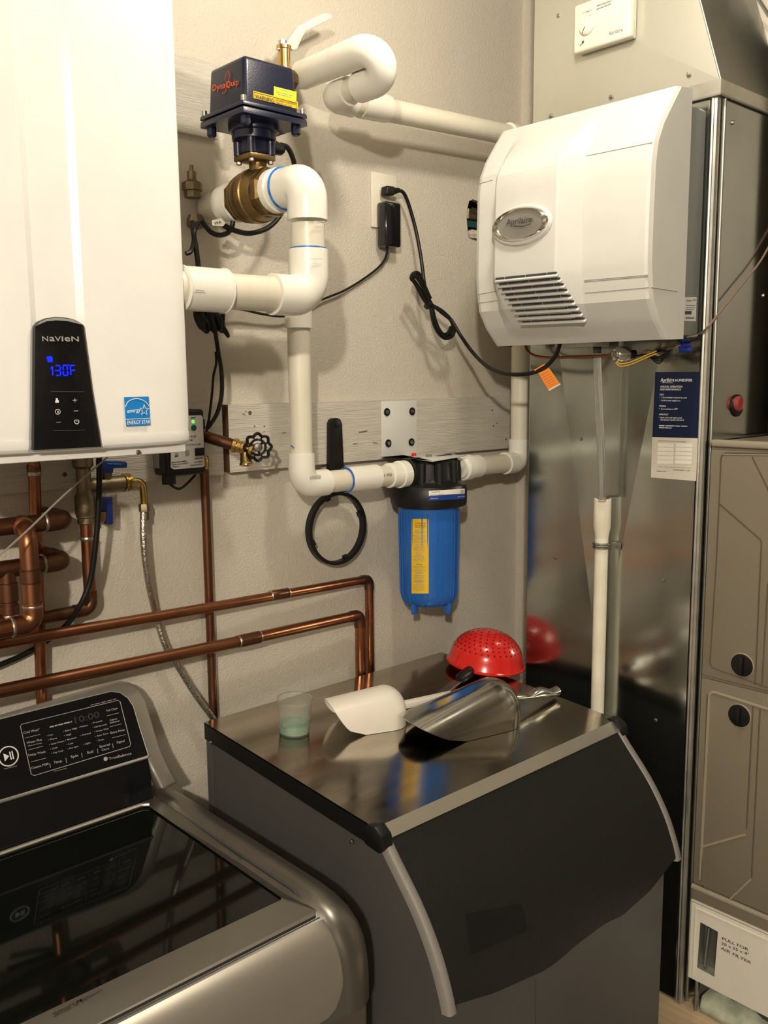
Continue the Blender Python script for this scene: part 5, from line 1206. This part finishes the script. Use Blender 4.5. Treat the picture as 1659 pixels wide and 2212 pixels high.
# faint name plate on the door
pc0 = [(1003,1975),(1122,1952),(1138,2010),(1015,2062)]
def ondoor(px,py,off=.0046):
    dd = ray(px,py); b_ = min(((abs(dd.z*arcp(k_/400).y/dd.y-arcp(k_/400).z)),k_/400) for k_ in range(401)); s_ = b_[1]; p = arcp(s_)
    nn = (arcp(s_+.02)-arcp(s_-.02)).normalized(); out = V((0,nn.z,-nn.y)); out = -out if out.y > 0 else out
    return V((dd.x*p.y/dd.y,p.y,p.z))+out*off
def bil(u,v): return tuple((pc0[0][i]*(1-u)+pc0[1][i]*u)*(1-v)+(pc0[3][i]*(1-u)+pc0[2][i]*u)*v for i in (0,1))
grid('name_plate', [[ondoor(*bil(i/8,j/8)) for i in range(9)] for j in range(9)], M['blackp'], ib, ang=180)
tube('front_seam', [PY(1157,2115,.9345),PY(1157,2212,.9345),PY(1157,2260,.9345)], .0008, M['print'], ib, seg=5)
# ---------------------------------------------------------------- things on the bin
def onB(px,py,h=0):
    d_ = ray(px,py); t_ = (-.70+h-.065*1.592)/(d_.z-.065*d_.y); return d_*t_
UPB = V((0,-.065,1)).normalized()
# cup
cb = onB(636,1582); cb.z = zL(cb.y)
cu = thing('measuring_cup', 'small translucent plastic measuring cup with a little green liquid', 'cup', cb)
hC = .072; lathe('cup_wall', cb+UPB*.0006, UPB, [(.001,.0),(.0295,0),(.030,.001),(.0350,hC),(.0362,hC),(.0362,hC+.0015),(.0345,hC+.001),(.0290,.003),(.001,.003)], M['cup'], cu, seg=36, caps=False)
lathe('liquid', cb+UPB*.0038, UPB, [(.0282,0),(.0296,.020),(.001,.0203)], M['greenliq'], cu, seg=32)
for an in (200,245,290): 
    a = math.radians(an); tube('cup_rib', [cb+V((math.cos(a)*r_,math.sin(a)*r_,h_)) for r_,h_ in ((.0312,.015),(.0355,.065))], .0006, M['cup'], cu, seg=5)
# scoops lying open side down
def scoop(nm, label, C, a, w, h, Ls, Lt, back, m, hpts, hr, flat=.0, tap=.4, pw=.42):
    C = V(C); a = V(a); a.z = 0; a.normalize(); a = (a-UPB*a.dot(UPB)).normalized(); b = UPB.cross(a)
    t = thing(nm, label, 'scoop', C+a*Ls*.5)
    out = []
    for k_ in (1.0,.965):
        rows = []
        for i in range(29):
            ph = -math.pi/2+math.pi*i/28; c_, s_ = math.cos(ph), math.sin(ph); r = []
            Lf = Ls+(Lt-Ls)*max(0,c_)**pw
            for j in range(23):
                f = j/22; s = (1-math.cos(f*math.pi/2)) if 0 else f
                if f < .35: th_ = f/.35*math.pi/2; sx_ = back*(1-math.cos(th_)); rr = math.sin(th_)**.75
                else: sx_ = back+(Lf-back)*(f-.35)/.65; rr = 1
                r.append(C+a*sx_+b*(w*k_*rr*math.copysign(abs(s_)**.9,s_))+UPB*(h*k_*(1-tap*max(0,(sx_-back)/(Lt-back)))*(rr**.8)*max(0,c_)**.75+.0008))
            rows.append(r)
        out.append(rows)
    vs,fs = merge(gridvf(out[0]), gridvf(out[1]))
    n = 29*23
    for i in range(28): fs.append([i*23+22,(i+1)*23+22,n+(i+1)*23+22,n+i*23+22])
    mk('bowl', vs, fs, m, t, ang=60)
    return t, C, a, b
t, C, a, b = scoop('metal_scoop', 'shiny cast aluminium ice scoop lying upside down with a wavy grip', (1.484,1.222,zL(1.222)), (-.975,.20,0), .066, .090, .165, .270, .055, M['alu'], None, None, tap=.55)
he = onB(1203,1492,.016); hs_ = C+a*.008+UPB*.040
hp = [hs_*(1-k_/12)+he*(k_/12) for k_ in range(13)]
rows = []
for k_,p in enumerate(hp):
    f = k_/12; wz = .0035*math.sin(f*math.pi*4) if f > .2 else 0; hwid = .006+.008*min(1,f*1.6); hth = .005+.006*min(1,f*1.4)
    rows.append([p+b*(hwid*math.cos(g))+UPB*(hth*math.sin(g)+(wz*1.4 if math.sin(g) > .2 else 0)) for g in [2*math.pi*j/12 for j in range(13)]])
vs,fs = gridvf(rows); fs += [list(range(12)), list(range(12*13,12*13+12))]
mk('handle', vs, fs, M['alu'], t, ang=70)
t, C, a, b = scoop('plastic_scoop', 'white plastic ice scoop lying upside down with straight handle', (1.285,1.352,zL(1.352)), (-.945,.33,0), .051, .077, .105, .172, .045, M['scoop_white'], None, None, tap=.2, pw=.3)
he = onB(975,1500,.012); hs_ = C+a*.01+UPB*.030
obox('handle', (hs_+he)/2, (he-hs_)/2, UPB*.007, b*.009, M['scoop_white'], t, bev=.003)
# black handled tool under the colander
A_, B_ = onB(992,1468,.0155), onB(1030,1440,.0155)
t = thing('black_handle_tool', 'tool with a rounded black rubber handle behind the aluminium scoop', 'tool', (A_+B_)/2-UPB*.012)
dd = (B_-A_)
tube('grip', [A_-dd*.02,A_,A_+dd*.08,A_+dd*.5,A_+dd*.92,B_,B_+dd*.02], [.003,.010,.0135,.0145,.0138,.010,.003], M['rubber'], t, seg=14)
obox('blade', A_-dd*.55, dd.normalized()*.045, V((dd.y,-dd.x,0)).normalized()*.011, UPB*.001, M['zinc'], t)
# colander
cc = onB(1049,1430,.013); tr_ = V((.735,-.678,0)); axc = (V((0,0,1))+tr_*.115).normalized()
cl_ = thing('colander', 'red plastic colander turned upside down on the corner of the ice bin', 'colander', cc)
Rc, Hc = .0955, .070
prf = [(Rc+.0015,-.003),(Rc+.002,0),(Rc-.001,.002),(Rc-.004,.010)]+[((Rc-.006)*math.cos(x_)**.95,.012+Hc*math.sin(x_)) for x_ in [math.pi/2*j/14 for j in range(1,15)]]
inn = [(max(0.0005,r_-.003),t_-.002) for r_,t_ in prf][::-1]
lathe('bowl', cc, axc, prf+inn, M['red'], cl_, seg=56, caps=False)
nu = axc.cross(V((0,1,0))).normalized(); nv = axc.cross(nu)
hv = []
for ri,(th_,n_) in enumerate(((.42,34),(.56,32),(.70,29),(.84,25),(.98,20),(1.12,15),(1.26,10),(1.40,5))):
    rr_ = (Rc-.006)*math.cos(th_)**.95; hh_ = .012+Hc*math.sin(th_)
    for j in range(n_):
        a = 2*math.pi*(j+.5*(ri%2))/n_; p = cc+axc*hh_+(nu*math.cos(a)+nv*math.sin(a))*rr_
        nn = ((nu*math.cos(a)+nv*math.sin(a))*math.cos(th_)+axc*math.sin(th_)*1.15).normalized()
        hv.append(lathevf(p-nn*.0004, nn, [(.0024,0),(.0022,.0009)], 7))
vs,fs = merge(*hv); o = mk('perforations', vs, fs, M['hole'], cl_)
# ---------------------------------------------------------------- washing machine
ws = thing('washing_machine', 'graphite top load washing machine with dark glass lid and touch console', 'washing machine', (.52,1.27,-H))
WX0, WX1 = .165, .862; ZD = -.80
prof = [(1.585,ZD),(1.30,ZD),(1.10,ZD),(1.06,ZD-.003),(1.025,ZD-.012),(1.0,ZD-.028),(.984,ZD-.05),(.976,ZD-.078),(.973,ZD-.11),(.973,ZD-.15)]
def prnorm(i):
    a = prof[max(0,i-1)]; b = prof[min(len(prof)-1,i+1)]; t_ = V((0,b[0]-a[0],b[1]-a[1])).normalized(); n_ = V((0,t_.z,-t_.y))
    return n_ if (n_.z > .01 or n_.y < -.01) else -n_
def sheet(nm, xcols, idx0, idx1, m, par, ang=50):
    """xcols: (x, offset along outward normal)"""
    rows = []
    for x,off in xcols: rows.append([V((x,prof[i][0],prof[i][1]))+prnorm(i)*off for i in range(idx0,idx1)])
    return grid(nm, rows, m, par, ang=ang)
box('cabinet', (WX0+.004,.985,-H+.02),(WX1-.003,1.575,ZD-.10), M['graphite'], ws, bev=.01)
for x in (WX0+.05,WX1-.05):
    for y in (1.03,1.53): lathe('foot', (x,y,-H), (0,0,1), [(.022,0),(.022,.012),(.014,.014),(.014,.024)], M['blackp'], ws, seg=12)
sheet('top_deck', [(WX0,-.03),(WX0+.004,-.012),(WX0+.012,-.003),(WX0+.03,0),(.80,0),(.806,.004),(.818,.006),(.832,.005),(.846,.000),(.856,-.008),(WX1-.001,-.020),(WX1,-.045),(WX1,-.07)], 0, len(prof), M['graphite'], ws)
# subdivided front curve for the silver front panel
fine = [V((0,y,z)) for y,z in prof]; fc = crom(fine,5)
lo = next(i for i,p in enumerate(fc) if p.y < 1.022)
def fn(i):
    t_ = (fc[min(i+1,len(fc)-1)]-fc[max(i-1,0)]).normalized(); n_ = V((0,t_.z,-t_.y)); return n_ if (n_.z > .01 or n_.y < -.01) else -n_
hi_ = len(fc)-3
rows = []
for x,off,cut in ((WX0+.03,.004,0),(.74,.004,0),(.765,.004,0),(.78,.004,1),(.79,.0035,3),(.796,.0028,5),(.799,.001,7)):
    rows.append([V((x,fc[min(i,hi_-cut)].y,fc[min(i,hi_-cut)].z))+fn(min(i,hi_-cut))*off for i in range(lo,hi_+1)])
grid('front_panel', rows, M['champagne'], ws, ang=60)
# lid frame and glass
LX1, LY0, LY1 = .797, 1.027, 1.535
GX1, GY0, GY1 = .768, 1.080, 1.512
gx = lambda y: GX1
outer = [(WX0+.03,LY0),(LX1-.006,LY0),(LX1,LY0+.006),(LX1,LY1),(WX0+.03,LY1)]
fz = ZD+.007
def ztop_(y): return fz-(max(0,1.10-y)**2)*2.6
hole_ = [(WX0+.07,GY0),(GX1-.004,GY0),(GX1,GY0+.004),(GX1,GY1-.008),(GX1-.008,GY1),(WX0+.07,GY1)]
lf = holed('lid_frame', outer, [hole_], lambda x,y: V((x,y,ztop_(y))), M['graphite'], ws)
grid('lid_edge', [[V((x,y,ztop_(y))) for x,y in outer+outer[:1]],[V((x,y,ZD-.012 if y<1.05 else ZD-.001)) for x,y in outer+outer[:1]]], M['graphite'], ws, smooth=False)
tube('lid_seam', [V((LX1+.0015,LY1,ZD+.0035)),V((LX1+.0015,1.10,ZD+.0035)),V((LX1+.0015,LY0+.01,ztop_(LY0)-.006))], .0016, M['print'], ws, seg=5)
tube('lid_seam', [V((WX0+.03,LY0-.0015,ztop_(LY0)-.006)),V((LX1,LY0-.0015,ztop_(LY0)-.006))], .0015, M['print'], ws, seg=5)
box('lid_glass', (WX0+.068,GY0-.002,ZD+.001),(GX1+.002,GY1+.002,ZD+.0035), M['washglass'], ws)
tube('lid_back_bead', [(WX0+.03,GY1+.006,fz+.001),(GX1-.01,GY1+.006,fz+.001),(GX1+.004,GY1-.004,fz+.001)], .0035, M['champagne'], ws, seg=8)
letter('lettering', [('SmartMotion',(118,2196),(222,2140),16,.1)], lambda x,y: PZ(x,y,ZD+.0038), (0,0,1), M['graphite'], ws, vdir=(0,1,0))
# console
c0 = V((0,1.548,-.712)); c1 = V((0,1.602,-.585)); cu_ = (c1-c0).normalized(); cn = V((0,-cu_.z,cu_.y))
if cn.y > 0: cn = -cn
Pc = lambda x,y: PP(x,y,c0,cn)
sil = [Pc(-160,1590),Pc(255,1470),Pc(280,1472),Pc(300,1485),Pc(316,1512),Pc(330,1560),Pc(348,1618),Pc(372,1668),Pc(386,1690),Pc(350,1706),Pc(330,1668),Pc(318,1640),Pc(-160,1785)]
cons = prism('console_shell', sil, -cn*.028, M['champagne'], ws, bev=.006, seg=3)
def off(p,d_): return p+cn*d_
pan = [Pc(-150,1592),Pc(0,1553),Pc(200,1503),Pc(238,1494),Pc(258,1496),Pc(275,1508),Pc(287,1526),Pc(300,1570),Pc(319,1630),Pc(316,1634),Pc(0,1729),Pc(-150,1775)]
pn = prism('touch_panel', [off(p,.001) for p in pan], cn*.0016, M['blackg'], ws, smooth=False)
tube('panel_bead', [off(p,.0022) for p in pan+pan[:1]], .0011, M['printdim'], pn, seg=6)
tube('panel_bead', [off(Pc(x,y),.0024) for x,y in ((-150,1779),(0,1733),(317,1637),(321,1630))], .0022, M['champagne'], pn, seg=6)
blk = [Pc(-160,1784),Pc(318,1638),Pc(332,1668),Pc(344,1700)]
y_b = 1.527
mk('black_apron', [off(Pc(-150,1778),.001),off(Pc(319,1637),.001),V((Pc(345,1700).x-.012,y_b,ZD+.006)),V((Pc(-150,1778).x,y_b,ZD+.006))], [[0,1,2,3]], M['blackg'], ws, smooth=False)
Pq = lambda x,y: Pc(x,y)+cn*.0032
q = lambda a,b: (a/4.1475, 1480+b/4.1475)
fr = [q(*p) for p in ((178,372),(190,352),(1050,138),(1070,150),(1165,530),(1155,552),(300,812),(275,800),(178,372))]
tube('panel_frame', [Pq(*p) for p in fr], .0007, M['printdim'], pn, seg=5)
T = []
def tx(s,a,b,h): T.append((s,q(*a),q(*b),h))
tx('Cold Wash"',(205,440),(350,408),5); tx('Water Plus',(235,530),(370,498),5); tx('(Normal+Rinse)',(245,552),(368,524),2.4); tx('Delay Wash',(250,640),(402,606),5); tx('Custom PGM',(275,755),(428,715),5)
tx('Temp.',(475,706),(555,688),5.5); tx('Spin',(628,655),(695,640),5.5); tx('Soil',(775,618),(830,606),5.5); tx('Special',(885,562),(980,540),4.6); tx('Care',(905,592),(972,576),4.6); tx('Signal',(1040,525),(1110,508),4.6)
tx('Tub Clean',(945,242),(1048,216),4.6); tx('Fabric',(980,325),(1045,308),3.8); tx('Softener',(978,348),(1070,326),3.8); tx('Extra Rinse',(985,440),(1112,408),4.6)
for s,x,y,x2,y2 in (('• Hot',415,462,470,450),('• Warm',425,500,505,482),('• Semi-Warm',435,542,570,508),('• Cold',445,582,508,566),('• Tap Cold',455,620,560,594),('• Extra High',560,424,685,392),('• High',570,462,632,446),('• Medium',580,502,680,476),('• Low',592,540,652,526),('• No Spin',600,580,698,554),('• Heavy',700,386,780,366),('• Normal',715,460,808,436),('• Light',738,540,808,522),('• Prewash',815,350,912,326),('• Add Garments',828,388,952,358),('• Water Only',838,428,968,396),('• Stain Care',848,468,965,438),('• Drain',860,508,925,492)): T.append((s,q(x,y),q(x2,y2),3.4))
tx('TrueBalance',(968,672),(1172,622),5.5)
letter('lettering', T, Pq, cn, M['printdim'], pn, eps=.0002)
letter('display_segments', [('10:00',q(668,345),q(890,288),14)], Pq, cn, M['printghost'], pn, eps=.0002)
letter('lettering', [('Start/Pause',q(32,758),q(148,728),2.6),('All-in-one wash',q(476,778),q(590,750),2.4)]+words(*q(805,186),*q(1035,128),1.4,4)+words(*q(440,385),*q(640,335),3,3), Pq, cn, M['printgrey'], pn, eps=.0002)
letter('rules', [(None,q(220,478),q(355,444),.9),(None,q(248,585),q(382,550),.9),(None,q(272,692),q(408,656),.9),(None,q(950,280),q(1060,252),.9),(None,q(978,378),q(1085,350),.9),(None,q(1000,476),q(1120,446),.9)], Pq, cn, M['printdim'], pn, eps=.0002)
for a_,b_ in (((440,700),(446,740)),((585,655),(592,698)),((725,610),(732,650)),((866,570),(872,612)),((1003,525),(1009,565))): tube('divider', [Pq(*q(*a_)),Pq(*q(*b_))], .0005, M['printdim'], pn, seg=5)
kc = Pq(*q(72,638)); ku = V((1,0,0)); kv = cu_
tube('start_ring', [kc+ku*math.cos(2*math.pi*i/30)*.0165+kv*math.sin(2*math.pi*i/30)*.0165 for i in range(31)], .0012, M['printwhite'], pn, seg=6)
mk('start_icon', [kc+ku*x_+kv*y_+cn*.0005 for x_,y_ in ((-.008,-.007),(-.008,.007),(.001,0),(.002,-.007),(.004,-.007),(.004,.007),(.002,.007),(.006,-.007),(.008,-.007),(.008,.007),(.006,.007))], [[0,1,2],[3,4,5,6],[7,8,9,10]], M['printwhite'], pn, smooth=False)
lathe('logo_dot', Pq(*q(940,662)), cn, [(.004,0),(.0038,.0004)], M['printdim'], pn, seg=16)
